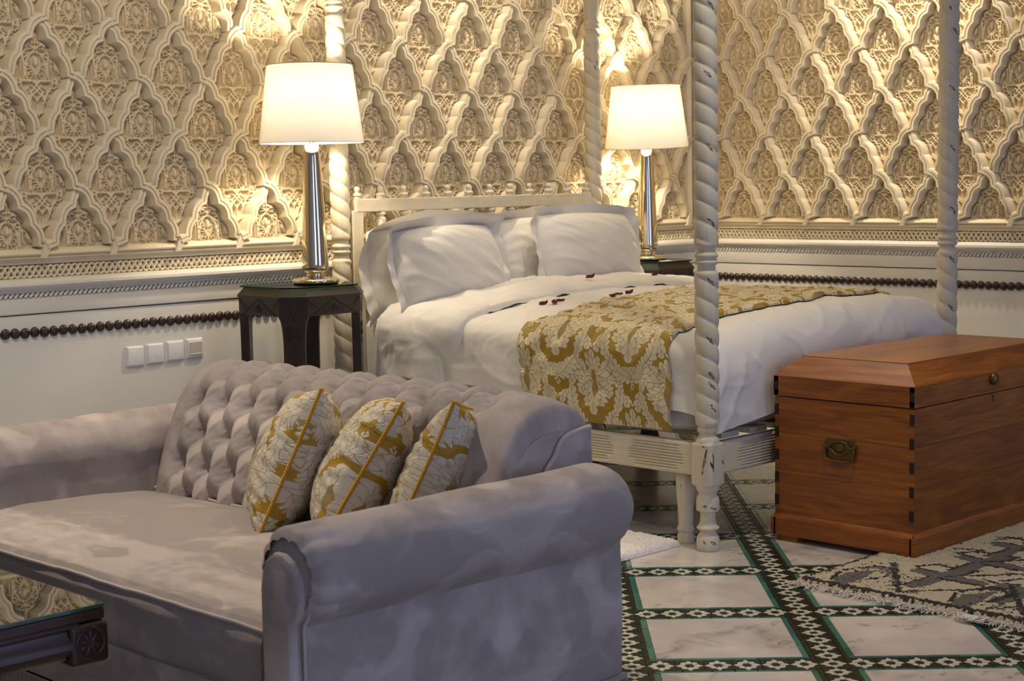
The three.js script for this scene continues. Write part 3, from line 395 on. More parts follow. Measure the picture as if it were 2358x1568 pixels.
// ───────────── damask cloth: cream foliage on gold ─────────────
function damask(W, H, bg, fg, line, bg2, fat = 1) {
  const cv = document.createElement('canvas'); cv.width = W; cv.height = H; const c = cv.getContext('2d');
  c.fillStyle = bg; c.fillRect(0, 0, W, H); for (let i = 0; i < 900; i++) { c.strokeStyle = bg2; c.globalAlpha = rr(0.05, 0.35); c.lineWidth = rr(1, 3); const y = rr(0, H), x = rr(0, W); c.beginPath(); c.moveTo(x, y); c.lineTo(x + rr(20, 120), y + rr(-2, 2)); c.stroke(); } c.globalAlpha = 1;
  c.lineCap = c.lineJoin = 'round';
  // acanthus leaf along a quadratic spine with scalloped lobes on both sides
  const leaf = (p0, p1, p2, w, n) => { w *= fat;
    const at = (t) => [(1 - t) ** 2 * p0[0] + 2 * t * (1 - t) * p1[0] + t * t * p2[0], (1 - t) ** 2 * p0[1] + 2 * t * (1 - t) * p1[1] + t * t * p2[1]], dr = (t) => { const d = [2 * (1 - t) * (p1[0] - p0[0]) + 2 * t * (p2[0] - p1[0]), 2 * (1 - t) * (p1[1] - p0[1]) + 2 * t * (p2[1] - p1[1])], l = Math.hypot(...d); return [d[0] / l, d[1] / l]; };
    const pts = [], veins = []; for (const s of [1, -1]) { const half = []; for (let i = 0; i <= n * 6; i++) { const t = i / (n * 6), lob = (t * n) % 1, k = w * Math.pow(Math.sin(Math.PI * Math.min(1, t * 0.86 + 0.10)), 0.75) * (0.58 + 0.42 * Math.sin(Math.PI * lob) ** 0.6), q = at(Math.min(1, t + 0.02)), d = dr(t); half.push([q[0] - s * d[1] * k + d[0] * k * 0.35, q[1] + s * d[0] * k + d[1] * k * 0.35]); if (i % 6 === 0 && i && i < n * 6) veins.push([at(t - 0.06 > 0 ? t - 0.06 : 0), half[half.length - 1]]); } if (s < 0) half.reverse(); pts.push(...half); }
    c.fillStyle = fg; c.strokeStyle = line; c.lineWidth = 2.6; c.beginPath(); pts.forEach((p, i) => (i ? c.lineTo(...p) : c.moveTo(...p))); c.closePath(); c.fill(); c.stroke();
    c.lineWidth = 3; c.beginPath(); for (let i = 0; i <= 20; i++) { const q = at(i / 20 * 0.95); i ? c.lineTo(...q) : c.moveTo(...q); } c.stroke(); c.lineWidth = 2.2; for (const [a, b] of veins) { c.beginPath(); c.moveTo(...a); c.quadraticCurveTo((a[0] * 0.4 + b[0] * 0.6), (a[1] * 0.5 + b[1] * 0.5), a[0] * 0.22 + b[0] * 0.78, a[1] * 0.22 + b[1] * 0.78); c.stroke(); }
  };
  const mir = (f) => { f(); c.save(); c.scale(-1, 1); f(); c.restore(); };
  const mesh_ = (pts) => { c.save(); c.beginPath(); pts.forEach((p, i) => (i ? c.lineTo(...p) : c.moveTo(...p))); c.closePath(); c.fillStyle = fg; c.fill(); c.clip(); c.strokeStyle = '#a8801c'; c.lineWidth = 3.6; for (let i = -30; i < 30; i++) { c.beginPath(); c.moveTo(i * 11 - 300, -300); c.lineTo(i * 11 + 300, 300); c.moveTo(i * 11 + 300, -300); c.lineTo(i * 11 - 300, 300); c.stroke(); } c.restore(); };
  const motif = (x, y) => {
    c.save(); c.translate(x, y); const k = W / 870; c.scale(k, k);
    // garlands that enclose the palmette
    mir(() => { leaf([0, -470], [150, -445], [215, -250], 84, 6); leaf([205, -290], [320, -190], [285, 20], 70, 5); leaf([270, -40], [280, 130], [400, 185], 72, 5); leaf([375, 210], [452, 150], [428, 40], 50, 3); leaf([330, -60], [400, -130], [372, -215], 52, 3); });
    // the palmette
    mir(() => { leaf([10, 120], [150, 120], [200, 250], 76, 5); leaf([14, 90], [190, 70], [236, 70], 76, 4); leaf([10, 60], [150, -20], [190, -100], 80, 5); leaf([10, 30], [90, -90], [96, -205], 80, 5); });
    leaf([0, 60], [0, -80], [0, -275], 96, 5); mesh_([[0, -130], [40, -40], [22, 40], [0, 70], [-22, 40], [-40, -40]]);
    mir(() => { leaf([6, 150], [60, 190], [66, 290], 38, 3); }); leaf([0, 130], [0, 200], [0, 330], 46, 3);
    mir(() => { mesh_([[70, 140], [100, 165], [92, 200], [66, 178]]); });
    c.fillStyle = fg; c.strokeStyle = line; c.lineWidth = 3; for (const [dx, dy, r] of [[0, 372, 17], [435, -10, 15], [-435, -10, 15], [0, -490, 20]]) { c.beginPath(); c.arc(dx, dy, r, 0, 7); c.fill(); c.stroke(); }
    mir(() => { c.beginPath(); c.ellipse(14, -520, 10, 30, 0.5, 0, 7); c.fill(); c.stroke(); });
    c.restore();
  };
  for (const [x, y] of [[W / 2, H / 2], [0, 0], [W, 0], [0, H], [W, H]]) motif(x, y);
  const t = new THREE.CanvasTexture(cv); t.colorSpace = THREE.SRGBColorSpace; t.wrapS = t.wrapT = THREE.RepeatWrapping; return [t, cv];
}
const [damTex, damCv] = damask(870, 1080, '#9a7a1e', '#d4c8a8', '#9c8030', '#b8962f');
const damBump = (() => { const c = damCv.getContext('2d').getImageData(0, 0, 870, 1080).data; return tex(435, 540, (u, v, x, y) => { const i = 4 * ((1079 - y * 2) * 870 + x * 2); return grey(clamp((c[i + 2] - 25) / 130)); }, false); })();
M.damask = phys(0xffffff, 0.55, { map: damTex, bumpMap: damBump, bumpScale: 0.0025, sheen: 0.3, sheenRoughness: 0.5, sheenColor: new THREE.Color(1, 0.85, 0.5) });
{
  const r = bedThing('bed_runner', 'gold damask bed runner with cream leaf pattern across the foot of the bed', 'bed runner');
  const f = (u, v, o) => { const sx = lerp(-0.785 - 0.285, 0.785 + 0.11, u), hangL = sst(-0.78, -1.0, sx), w0 = 0.068 + 0.03 * hangL - 0.03 * sst(-0.2, 0.4, sx), w1 = 0.745 + 0.035 * Math.sin(sx * 3) * (1 - hangL) - 0.07 * sst(-0.2, 0.5, sx) + 0.055 * sst(-0.35, -0.75, sx), sz = lerp(w0, w1, v);
    const quilt = 0.0055 * Math.sin(sx * 52 + 3 * fbm(sx * 8, sz * 8, 2)) * Math.sin(sz * 47 + 3 * fbm(sx * 7 + 9, sz * 9, 2)) + 0.008 * (fbm(sx * 14, sz * 14, 3) - 0.5), e = Math.min(v, 1 - v, u, 1 - u), edge = Math.min(1, Math.sqrt(Math.max(0, e) / 0.015)); const q = drapePoint(sx, sz, 0.006 + (0.013 + quilt) * edge * o, 1, 0.785, 1.4); q[0] += sx < -0.8 ? -0.006 * hangL : 0; return q; };
  mesh('runner_cloth', grid(190, 110, (u, v) => f(u, v, 1), (u, v) => { const sx = lerp(-0.785 - 0.285, 0.785 + 0.11, u), sz = lerp(0.07, 0.74, v); return [sz / 0.315 + 0.16, -sx / 0.385 * 1 + 0.02]; }), M.damask, r);
}
// ───────────── pillows with broad flanges ─────────────
function pillowGeo(w, h, t, fl, k, sag) {
  const N = 64, body = (s) => grid(N, N, (u, v) => {
    const a = u * 2 - 1, b = v * 2 - 1, pin = 1 - 0.05 * (a * a) * (b * b), cx = a * w / 2 * (1 - 0.05 * (1 - b * b) * -0.6 - 0.05 * b * b * 0), cy = b * h / 2 * (1 - 0.06 * a * a * 0.3);
    const pr = Math.pow(Math.max(0, (1 - Math.pow(Math.abs(a), 2.6)) * (1 - Math.pow(Math.abs(b), 2.3))), 0.56), edge = sst(0, 0.35, Math.min(1 - Math.abs(a), 1 - Math.abs(b)));
    const ang = Math.atan2(b * h, a * w + 0.9 * w * Math.sign(a || 1) * 0), rad = Math.hypot(a, b), gath = (1 - sst(0.05, 0.3, 1 - Math.max(Math.abs(a), Math.abs(b)))) * 0.0022 * Math.sin((Math.abs(a) > Math.abs(b) ? b * 21 : a * 25) + k * 3 + 4 * fbm(a * 3, b * 3 + k, 2));
    const wrk = 0.011 * (fbm(a * 2.2 + k * 5, b * 3 + a * 2 + k, 4) - 0.5) + 0.014 * Math.exp(-((rad - 0.9) ** 2) * 9) * (Math.pow(1 - Math.abs(2 * fbm(a * 1.7 + b * 1.3 + k * 7, b * 2.2 - a * 1.4 * Math.sign(k - 5), 2) - 1), 2.5) - 0.4) * edge;
    return [cx * pin, cy * pin - sag * Math.max(0, -b) * 0.0, s * (t / 2 * pr + (wrk + gath) * Math.sqrt(edge + 0.02) * (pr > 0.02 ? 1 : 0.2))];
  }, (u, v) => [u * w * 2.2, v * h * 2.2]);
  const front = body(1), back = body(-1); { const ix = back.index.array; for (let i = 0; i < ix.length; i += 3) { const q = ix[i]; ix[i] = ix[i + 1]; ix[i + 1] = q; } back.computeVertexNormals(); }
  return [merged([front, back]), (droop) => { const n = 200, out = grid(n, 6, (u, v) => { const per = u * 4, sd = Math.floor(per) % 4, f = per - Math.floor(per), A = [[-1, -1], [1, -1], [1, 1], [-1, 1]], p = A[sd], q = A[(sd + 1) % 4]; const a = lerp(p[0], q[0], f), b = lerp(p[1], q[1], f); const X = a * (w / 2 * 0.985 + v * fl), Y = b * (h / 2 * 0.97 + v * fl), corner = Math.abs(a) * Math.abs(b); const wv = v * (0.016 * Math.sin(u * 23 + k * 2 + 3 * Math.sin(u * 9 + k)) + 0.010 * Math.sin(u * 61 + k + 2 * Math.sin(u * 17)) + 0.004 * Math.sin(u * 140 + k * 5)) * (0.4 + 0.9 * corner); const dz = wv + v * droop * Math.max(0, b) * (0.4 + corner); return [X * (1 - 0.05 * a * a * b * b), Y * (1 - 0.05 * a * a * b * b) - v * Math.max(0, b) * droop * 0.5 * corner, dz]; }, (u, v) => [u * 3, v * 0.1], true); return out; }];
}
function makePillow(label, w, h, t, k, x, y, z, lean, yaw, roll, droop, fl = 0.05) {
  const P = thing('pillow', label, 'pillow'); const [b, f] = pillowGeo(w, h, t, fl, k, 0);
  mesh('pillow_body', b, M.linen, P); mesh('flange', f(droop), M.linen, P);
  const m = new THREE.Matrix4().makeRotationY(BED.ry).setPosition(...BED.pos).multiply(new THREE.Matrix4().makeTranslation(x, y, z)).multiply(new THREE.Matrix4().makeRotationFromEuler(new THREE.Euler(lean, yaw, roll, 'YXZ')));
  m.decompose(P.position, P.quaternion, P.scale); return P;
}
makePillow('plump white pillow standing in front on the left side of the bed', 0.585, 0.34, 0.19, 1, -0.475, 0.905, -0.62, -0.3, 0.03, 0.02, 0.05, 0.042);
makePillow('smooth white pillow standing in front nearest the right lamp', 0.62, 0.335, 0.19, 4, 0.395, 0.935, -0.625, -0.28, 0, -0.02, 0.03, 0.045);
makePillow('rumpled white pillow with drooping flange behind the left front pillow', 0.66, 0.36, 0.2, 7, -0.425, 0.895, -0.79, -0.2, 0, 0.03, 0.10, 0.06);
makePillow('creased white pillow seen between the two front pillows against the headboard', 0.64, 0.36, 0.2, 9, 0.33, 0.905, -0.8, -0.2, 0, -0.02, 0.05, 0.05);
// ───────────── rose petals ─────────────
M.petal = phys(0x6b0209, 0.5, { sheen: 0.5, sheenColor: new THREE.Color(0.7, 0.05, 0.08), sheenRoughness: 0.4 });
{
  const pg = [0, 1, 2].map((k) => grid(14, 16, (u, v) => { const a = (u * 2 - 1), w = 0.0145 * Math.pow(Math.sin(Math.PI * Math.pow(0.01 + 0.98 * v, 0.75)), 0.8), x = a * w, z = (v - 0.5) * 0.036; return [x, 0.004 + (0.006 + 0.003 * k) * a * a + 0.006 * (k - 0.4) * Math.max(0, v - 0.7) * 3 + 0.0008 * Math.sin(a * 6 + v * 4), z]; }));
  const LBL = ['single dark red petal lying alone on the folded duvet edge, nearest the left pillow', 'pointed dark red petal, leftmost of the three by the runner corner', 'upright dark red petal in front of a flatter one, middle of the bed', 'flat dark red petal behind the upright one, middle of the bed', 'curled dark red petal on the folded duvet edge below the right pillow', 'flat red petal, leftmost of the close row at the runner edge', 'small dark petal tucked in the middle of the row at the runner edge', 'ragged dark red petal, rightmost of the row at the runner edge', 'lone red petal on the fold, just left of the near bed post', 'red petal just right of the near bed post, left of its pair', 'red petal just right of the near bed post, right of its pair'];
  const at = [[-0.42, -0.376, 0.031, 1.9, 0], [-0.421, -0.143, 0, 0.6, 2], [-0.399, -0.105, 0, 2.4, 2], [-0.345, -0.122, 0, 1.2, 1], [0.064, -0.326, 0.032, 0.4, 2], [-0.12, -0.042, 0, 1.7, 1], [-0.086, -0.041, 0.002, 0.7, 1], [-0.05, -0.016, 0.006, 1.3, 2], [0.50, -0.33, 0.033, 1.6, 1], [0.46, -0.055, 0, 1.5, 1], [0.5, -0.05, 0, 0.9, 2]];
  at.forEach(([x, z, o, a, k], i) => { const m = mesh('rose_petal', pg[k], M.petal); tag(m, LBL[i], 'petal', 'rose petals scattered on the bed'); const p = V3(x, topY(x, z) + o + wr(x, z, 1) * (o ? 1 : 1), z).applyAxisAngle(V3(0, 1, 0), BED.ry); m.position.set(p.x + BED.pos[0], p.y - 0.002, p.z + BED.pos[2]); m.rotation.set(rr(-0.14, 0.14), a, rr(-0.16, 0.16)); m.scale.setScalar(rr(0.85, 1.1)); });
}
// ───────────── bedside tables ─────────────
const woodTex = (c1, c2, c3, seed_, sx = 1, sy = 1) => tex(512, 512, (u, v) => { const w = fbm(u * 2 * sx + seed_, v * 7 + seed_, 4), l = Math.sin((v * 22 * sy + w * 9 + seed_) * 2), f = fbm(u * 6, v * 120, 2), l2 = Math.sin((v * 61 * sy + w * 14) * 2.3), k = clamp(0.5 + 0.10 * l + 0.10 * l2 + 0.55 * (f - 0.5) + 0.7 * (fbm(u * 1.4 * sx + seed_ * 3, v * 4, 3) - 0.5)); const m = k < 0.5 ? [0, 1, 2].map((i) => lerp(c1[i], c2[i], k * 2)) : [0, 1, 2].map((i) => lerp(c2[i], c3[i], k * 2 - 1)); return m; }, true);
M.darkwood = phys(0xffffff, 0.42, { map: woodTex([0.10, 0.055, 0.035], [0.17, 0.095, 0.06], [0.22, 0.13, 0.085], 3), clearcoat: 0.3, clearcoatRoughness: 0.35 });
M.ink = std(0x0d0705, 0.6);
M.glassTop = phys(0xf4fffb, 0.03, { transmission: 1, thickness: 0.008, ior: 1.5, attenuationColor: new THREE.Color(0.1, 0.55, 0.42), attenuationDistance: 0.03 });
function octagon(a, c) { return [[-a + c, -a], [a - c, -a], [a, -a + c], [a, a - c], [a - c, a], [-a + c, a], [-a, a - c], [-a, -a + c]]; }
function octSlab(a, c, y0, y1, bev = 0) { const sh = new THREE.Shape(octagon(a - bev, c).map((p) => new THREE.Vector2(...p))); const g = new THREE.ExtrudeGeometry(sh, { depth: y1 - y0 - 2 * bev, bevelEnabled: bev > 0, bevelSize: bev, bevelThickness: bev, bevelSegments: 1 }); return g.rotateX(-Math.PI / 2).translate(0, y0 + bev, 0); }
function nightstand(label, pos, H) {
  const t = thing('bedside_table', label, 'bedside table', pos, 0), A = 0.205, C = 0.075, top = H - 0.006;
  const P = octagon(A, C);
  // top slab with sloping shoulders
  { const o = octagon(A + 0.004, C), i2 = octagon(A - 0.018, C * 0.93), pos_ = []; const put = (a, b, c) => pos_.push(...a, ...b, ...c); for (let k = 0; k < 8; k++) { const n = (k + 1) % 8, y0 = top - 0.036, y1 = top - 0.03, y2 = top; const a = [o[k][0], y0, o[k][1]], b = [o[n][0], y0, o[n][1]], c = [o[k][0], y1, o[k][1]], d = [o[n][0], y1, o[n][1]], e = [i2[k][0], y2, i2[k][1]], f = [i2[n][0], y2, i2[n][1]]; put(a, c, b); put(b, c, d); put(c, e, d); put(d, e, f); put(e, [0, y2, 0], f); put(a, b, [0, y0, 0]); } const g = new THREE.BufferGeometry(); g.setAttribute('position', new THREE.Float32BufferAttribute(pos_, 3)); g.computeVertexNormals(); mesh('table_top', uvBox(g, 2), M.darkwood, t); }
  // apron panels with incised lozenges and a carved flower
  for (let k = 0; k < 8; k++) {
    const p = P[k], q = P[(k + 1) % 8], mx = (p[0] + q[0]) / 2, mz = (p[1] + q[1]) / 2, L = Math.hypot(q[0] - p[0], q[1] - p[1]), ang = Math.atan2(mx, mz), wide = L > 0.15;
    const g = new THREE.Group(); g.position.set(mx, 0, mz); g.rotation.y = ang; t.add(g); g.name = numbered(wide ? 'apron' : 'corner_leg');
    const tb = (pts, r = 0.0011) => tube(pts.map(([x, y]) => V3(x, y, 0.0004)), r, 20, 5), y0 = top - 0.105, y1 = top - 0.036, ym = (y0 + y1) / 2;
    if (wide) {
      mesh('apron_board', uvBox(box(L, y1 - y0, 0.018, 0, ym, -0.009), 2), M.darkwood, g);
      const ln = []; for (const o of [0, 0.012]) for (const s of [-1, 1]) ln.push(tb([[0, y1 - 0.004 - o * 0.6], [s * (L / 2 - 0.02 - o), y0 + 0.004]])); for (const s of [-1, 1]) { ln.push(tb([[s * L / 2 * 0.98, y1 - 0.004], [s * (L / 2 - 0.055), y0 + 0.026]]), tb([[s * L / 2 * 0.98, y1 - 0.004], [s * (L / 2 - 0.04), y0 + 0.016]])); }
      const fy = y0 + 0.027; for (let i = 0; i < 5; i++) { const a = i * 1.2566 + 0.3, c = Math.cos(a), s = Math.sin(a); ln.push(tb([[c * 0.006, fy + s * 0.006], [Math.cos(a - 0.5) * 0.014, fy + Math.sin(a - 0.5) * 0.014], [c * 0.019, fy + s * 0.019], [Math.cos(a + 0.5) * 0.014, fy + Math.sin(a + 0.5) * 0.014], [c * 0.006, fy + s * 0.006]])); } ln.push(tube([0, 1, 2, 3, 4, 5].map((i) => V3(Math.cos(i * 1.047) * 0.005, fy + Math.sin(i * 1.047) * 0.005, 0.0004)), 0.0011, 20, 5, true)); for (const s of [-1, 1]) ln.push(tb([[s * 0.02, fy - 0.006], [s * 0.034, fy + 0.004], [s * 0.045, fy - 0.008], [s * 0.032, fy - 0.014], [s * 0.02, fy - 0.008]]));
      mesh('incised_carving', merged(ln), M.ink, g);
    } else {
      const sh = new THREE.Shape(); const w = L * 0.52; sh.moveTo(-w, y1); sh.lineTo(w, y1); sh.lineTo(w, y0 - 0.004); sh.quadraticCurveTo(w * 0.74, y0 - 0.02, w * 0.72, y0 - 0.12); sh.lineTo(w * 0.66, 0.05); sh.quadraticCurveTo(w * 0.7, 0.02, w * 0.9, 0); sh.lineTo(-w * 0.9, 0); sh.quadraticCurveTo(-w * 0.7, 0.02, -w * 0.66, 0.05); sh.lineTo(-w * 0.72, y0 - 0.12); sh.quadraticCurveTo(-w * 0.74, y0 - 0.02, -w, y0 - 0.004); sh.closePath();
      mesh('leg', uvBox(new THREE.ExtrudeGeometry(sh, { depth: 0.03, bevelEnabled: true, bevelSize: 0.0015, bevelThickness: 0.002, bevelSegments: 1 }).translate(0, 0, -0.033), 2, 'y'), M.darkwood, g);
      const ln = []; const tz = (pts, r) => tube(pts.map(([x, y]) => V3(x, y, -0.0004)), r || 0.0011, 18, 5); for (const s of [-1, 1]) ln.push(tz([[s * w * 0.95, y1 - 0.004], [s * w * 0.35, y1 - 0.035], [0, y0 - 0.02]])); const by = y0 - 0.05; for (const [x, y] of [[-0.02, by], [0.02, by], [-0.021, by - 0.032], [0.021, by - 0.032], [0, by - 0.02], [0, by - 0.062]]) { ln.push(tube([0, 1, 2, 3, 4, 5, 6, 7].map((i) => V3(x + Math.cos(i * 0.785) * 0.0115, y + Math.sin(i * 0.785) * 0.0125, -0.0004)), 0.001, 24, 5, true)); for (let i = 0; i < 5; i++) ln.push(tz([[x, y], [x + Math.cos(i * 1.257 + x * 40) * 0.01, y + Math.sin(i * 1.257 + x * 40) * 0.011]], 0.0007)); }
      mesh('incised_carving', merged(ln), M.ink, g);
    }
  }
  const gl = mesh('glass_top', octSlab(A - 0.004, C, H - 0.0055, H, 0.0008), M.glassTop, t); gl.userData.label = 'clear green-edged glass top';
  return t;
}
nightstand('dark carved octagonal bedside table with glass top at the left of the bed', [-2.985, 0, 0.345], 0.857);
nightstand('dark octagonal bedside table with glass top right of the bed, mostly hidden by pillows', [-0.815, 0, 0.275], 0.846);
{ const c = mesh('folded_card', rbox(0.055, 0.0012, 0.04, 0.0005, 0, 0.0006, 0), std(0xf2efe8, 0.7)); c.position.set(-0.83, 0.8462, 0.425); c.rotation.y = -0.5; tag(c, 'small white card lying on the right bedside table by the lamp', 'card'); }
// ───────────── table lamps ─────────────
M.chrome = phys(0xe2d6bd, 0.07, { metalness: 1 });
M.shade = phys(0xf6efe0, 0.95, { transmission: 0.085, thickness: 0, side: THREE.DoubleSide, bumpMap: tex(128, 128, (u, v, x, y) => grey(0.5 + 0.25 * Math.sin(x * 1.57) + 0.25 * Math.sin(y * 1.57)), false, 6), bumpScale: 0.0004 });
function lamp(label, pos, tilt, roll) {
  const t = thing('table_lamp', label, 'lamp', pos, 0);
  mesh('lamp_base', lathe([[0, 0.0], [0.086, 0], [0.0925, 0.004], [0.0945, 0.011], [0.0915, 0.018], [0.084, 0.021], [0.06, 0.0235], [0.04, 0.025], [0, 0.026]], 64), M.chrome, t);
  mesh('lamp_column', lathe([[0.032, 0.024], [0.037, 0.026], [0.0365, 0.034], [0.034, 0.04], [0.037, 0.044], [0.0425, 0.046], [0.05, 0.055], [0.0525, 0.066], [0.052, 0.09], [0.042, 0.3], [0.0315, 0.5], [0.0265, 0.545], [0.022, 0.552], [0.013, 0.555], [0.012, 0.58], [0, 0.581]], 48), M.chrome, t);
  const sh = new THREE.Group(); sh.name = numbered('shade_assembly'); sh.position.y = 0.7; sh.rotation.set(tilt, 0, roll); t.add(sh);
  mesh('lamp_shade', lathe([[0.2045, -0.150], [0.2045, -0.1485], [0.167, 0.1505], [0.1662, 0.1505], [0.2036, -0.15]].slice(0, 3), 72), M.shade, sh);
  mesh('shade_rim', merged([new THREE.TorusGeometry(0.2045, 0.0014, 6, 72).rotateX(Math.PI / 2).translate(0, -0.15, 0), new THREE.TorusGeometry(0.167, 0.0014, 6, 72).rotateX(Math.PI / 2).translate(0, 0.15, 0)]), std(0xb9ad90, 0.7), sh);
  mesh('shade_spider', merged([0, 1, 2].map((k) => tube([V3(0.012, 0.112, 0), V3(0.08, 0.12, 0), V3(0.166, 0.148, 0)], 0.0014, 8, 5).rotateY(k * 2.094 + 0.4))), M.chrome, sh);
  const bulb = mesh('bulb', lathe([[0.011, -0.08], [0.014, -0.06], [0.026, -0.03], [0.03, -0.008], [0.026, 0.014], [0.013, 0.027], [0, 0.03]], 24), std(0xfff4e0, 0.5, { emissive: 0xffe2b4, emissiveIntensity: 6 }), sh); bulb.position.y = 0.04;
  const pt = new THREE.PointLight(LAMPC, LAMPI, 0, 2); pt.position.set(0, 0.034, 0); pt.shadow.radius = 1.4; pt.castShadow = true; sh.add(pt);
  return t;
}
const LAMPC = new THREE.Color(1, 0.87, 0.68), LAMPI = 1.8;
lamp('tall mirrored lamp with white drum shade on the left bedside table', [-2.94, 0.857, 0.385], 0.0, 0.0);
lamp('tall mirrored lamp with tilted white shade on the right bedside table', [-0.80, 0.846, 0.285], 0.03, 0.055);
// ───────────── button-tufted velvet sofa ─────────────
const napTex = tex(768, 768, (u, v) => { const w = fbm(u * 4, v * 4, 4, 4), w2 = fbm(u * 4 + 40, v * 4 + 9, 4, 4), a = fbm(u * 6 + w * 2.2, v * 6 + w2 * 2.2, 5, 6), st = fbm(u * 7 + w2 * 5, v * 14 + w * 5, 4, 7), pt = sst(0.4, 0.66, a) * 0.6 + sst(0.42, 0.72, st) * 0.4, g = 0.66 + 0.15 * (pt - 0.42) + 0.025 * (hash((u * 768) | 0, (v * 768) | 0) - 0.5); return [g * 1.02, g * 0.955, g * 0.925]; }, true, 1.1);
M.velvet = phys(0xffffff, 0.8, { map: napTex, sheen: 1, sheenRoughness: 0.34, sheenColor: new THREE.Color(0.85, 0.8, 0.8), bumpMap: tex(256, 256, (u, v) => grey(0.5 + 0.3 * (fbm(u * 8, v * 8, 3, 8) - 0.5) + 0.25 * (hash((u * 256) | 0, (v * 256) | 0) - 0.5)), false, 4), bumpScale: 0.0012, specularIntensity: 0.3 });
M.piping = phys(0xb8aca6, 0.75, { sheen: 0.6, sheenRoughness: 0.4, sheenColor: new THREE.Color(0.8, 0.76, 0.76) });
const SOFA = thing('sofa', 'grey velvet sofa with deep button-tufted back, rolled arms and fringed base', 'sofa', [0, 0, 0]);
{
  const X0 = -5.06, ZL = 1.49, ZR = 2.93;
  const welt = (pts, r = 0.0045, closed = false) => tube(pts, r, Math.max(24, pts.length * 5), 7, closed);
  // seat cushion
  const seat = mesh('seat_cushion', grid(130, 110, (u, v) => {
    const z = lerp(ZL - 0.02, ZR + 0.02, u); const P = [[X0 + 0.01, 0.236], [X0 - 0.002, 0.25], [X0 - 0.008, 0.31], [X0 - 0.006, 0.36], [X0 + 0.002, 0.378], [X0 + 0.02, 0.388], [X0 + 0.08, 0.396], [X0 + 0.25, 0.408], [X0 + 0.48, 0.404], [X0 + 0.62, 0.392], [X0 + 0.7, 0.375]], t = v * (P.length - 1), i = Math.min(P.length - 2, t | 0), f = t - i; const x = lerp(P[i][0], P[i + 1][0], f), y = lerp(P[i][1], P[i + 1][1], f); const n = fbm(z * 6, x * 6, 4) - 0.5, crown = 0.012 * Math.sin(Math.PI * clamp((z - ZL) / (ZR - ZL))); return [x - (v < 0.3 ? 0.008 * n : 0), y + (v > 0.3 ? n * 0.008 + crown * sst(0.35, 0.6, v) : 0), z];
  }, (u, v, q) => [q[2], q[0] + q[1]]), M.velvet, SOFA);
  const edge = (y, x, wob) => Array.from({ length: 30 }, (_, i) => V3(x + wob * (fbm(i * 0.4, 3, 2) - 0.5), y + wob * 0.6 * (fbm(i * 0.5, 8, 2) - 0.5), lerp(ZL - 0.01, ZR + 0.01, i / 29)));
  mesh('piping', merged([welt(edge(0.382, X0 + 0.001, 0.008)), welt(edge(0.242, X0 - 0.002, 0.006)), welt(Array.from({ length: 20 }, (_, i) => V3(-4.405 + 0.01 * Math.sin(i), 0.397, lerp(ZL, ZR, i / 19))), 0.004)]), M.piping, seat);
  const rail = mesh('front_rail', uvBox(merged([rbox(0.06, 0.055, ZR - ZL + 0.1, 0.012, X0 + 0.028, 0.205, (ZL + ZR) / 2), rbox(0.05, 0.075, ZR - ZL + 0.1, 0.01, X0 + 0.034, 0.145, (ZL + ZR) / 2), box(0.9, 0.14, ZR - ZL + 0.2, -4.62, 0.18, (ZL + ZR) / 2)])), M.velvet, SOFA);
  mesh('piping', welt(edge(0.176, X0 + 0.002, 0.003), 0.004), M.piping, rail);
  // rolled arms
  function arm(zc, s) {   // s = +1: outer side towards +z
    const A = mesh('arm', new THREE.BufferGeometry(), M.velvet, SOFA), yc = 0.514, R = 0.097, xf = -5.085, xb = -4.165;
    const prof = []; for (let i = 0; i <= 70; i++) { const a = lerp(-0.30 * Math.PI, 1.32 * Math.PI, i / 70); prof.push([Math.cos(a) * R * 1.02, Math.sin(a) * R]); }
    // angle 0 = outer; go from under the outer overhang, over the top, down the inner side
    const outer = [[0.028, -0.105], [0.032, -0.1], [0.045, -0.094]], inner = [[-0.093, -0.04], [-0.0935, -0.08], [-0.094, -0.12], [-0.094, -0.16], [-0.094, -0.2], [-0.094, -0.3], [-0.094, -0.4]];
    const pts = [...outer, ...prof.filter(([a, b], i) => i > 2 && i < 60), ...inner];
    const cum = [0]; for (let i = 1; i < pts.length; i++) cum.push(cum[i - 1] + Math.hypot(pts[i][0] - pts[i - 1][0], pts[i][1] - pts[i - 1][1])); const NX = 120, g = grid(pts.length - 1, NX, (u, v) => { const p = pts[Math.round(u * (pts.length - 1))], x = lerp(xf, xb, v), df = x - xf, db = xb - x; const k = Math.min(Math.sqrt(clamp(1 - (1 - clamp(df / 0.03)) ** 2)) * 0.22 + 0.78, Math.sqrt(clamp(1 - (1 - clamp(db / 0.075)) ** 2)) * 0.62 + 0.38) * lerp(0.955, 1.02, v); const th = Math.atan2(p[1], p[0]); const pl = u > 0.02 && p[1] > -0.12 ? 0.0085 * sst(0.12, 0.02, df) * Math.pow(Math.abs(Math.sin(th * 6.5 + 0.5 * Math.sin(df * 30))), 0.55) - 0.006 * sst(0.12, 0.02, df) : 0; const n = 0.007 * (fbm(x * 5, th * 2 + zc, 3) - 0.5); const kk = p[1] < -0.125 ? 1 : k + (pl + n) / R; return [x, yc + (p[1] < -0.125 ? p[1] : p[1] * kk) + 0.012 * (v - 0.5) * 0, zc + s * p[0] * kk]; }, (u, v, q) => [q[0], cum[Math.round(u * (pts.length - 1))]]);
    if (s < 0) { const ix = g.index.array; for (let i = 0; i < ix.length; i += 3) { const t = ix[i]; ix[i] = ix[i + 1]; ix[i + 1] = t; } g.computeVertexNormals(); }
    A.geometry = g;
    mesh('arm_end', new THREE.SphereGeometry(0.062, 28, 18).scale(0.35, 1, 1).translate(xb - 0.018, yc, zc), M.velvet, A);
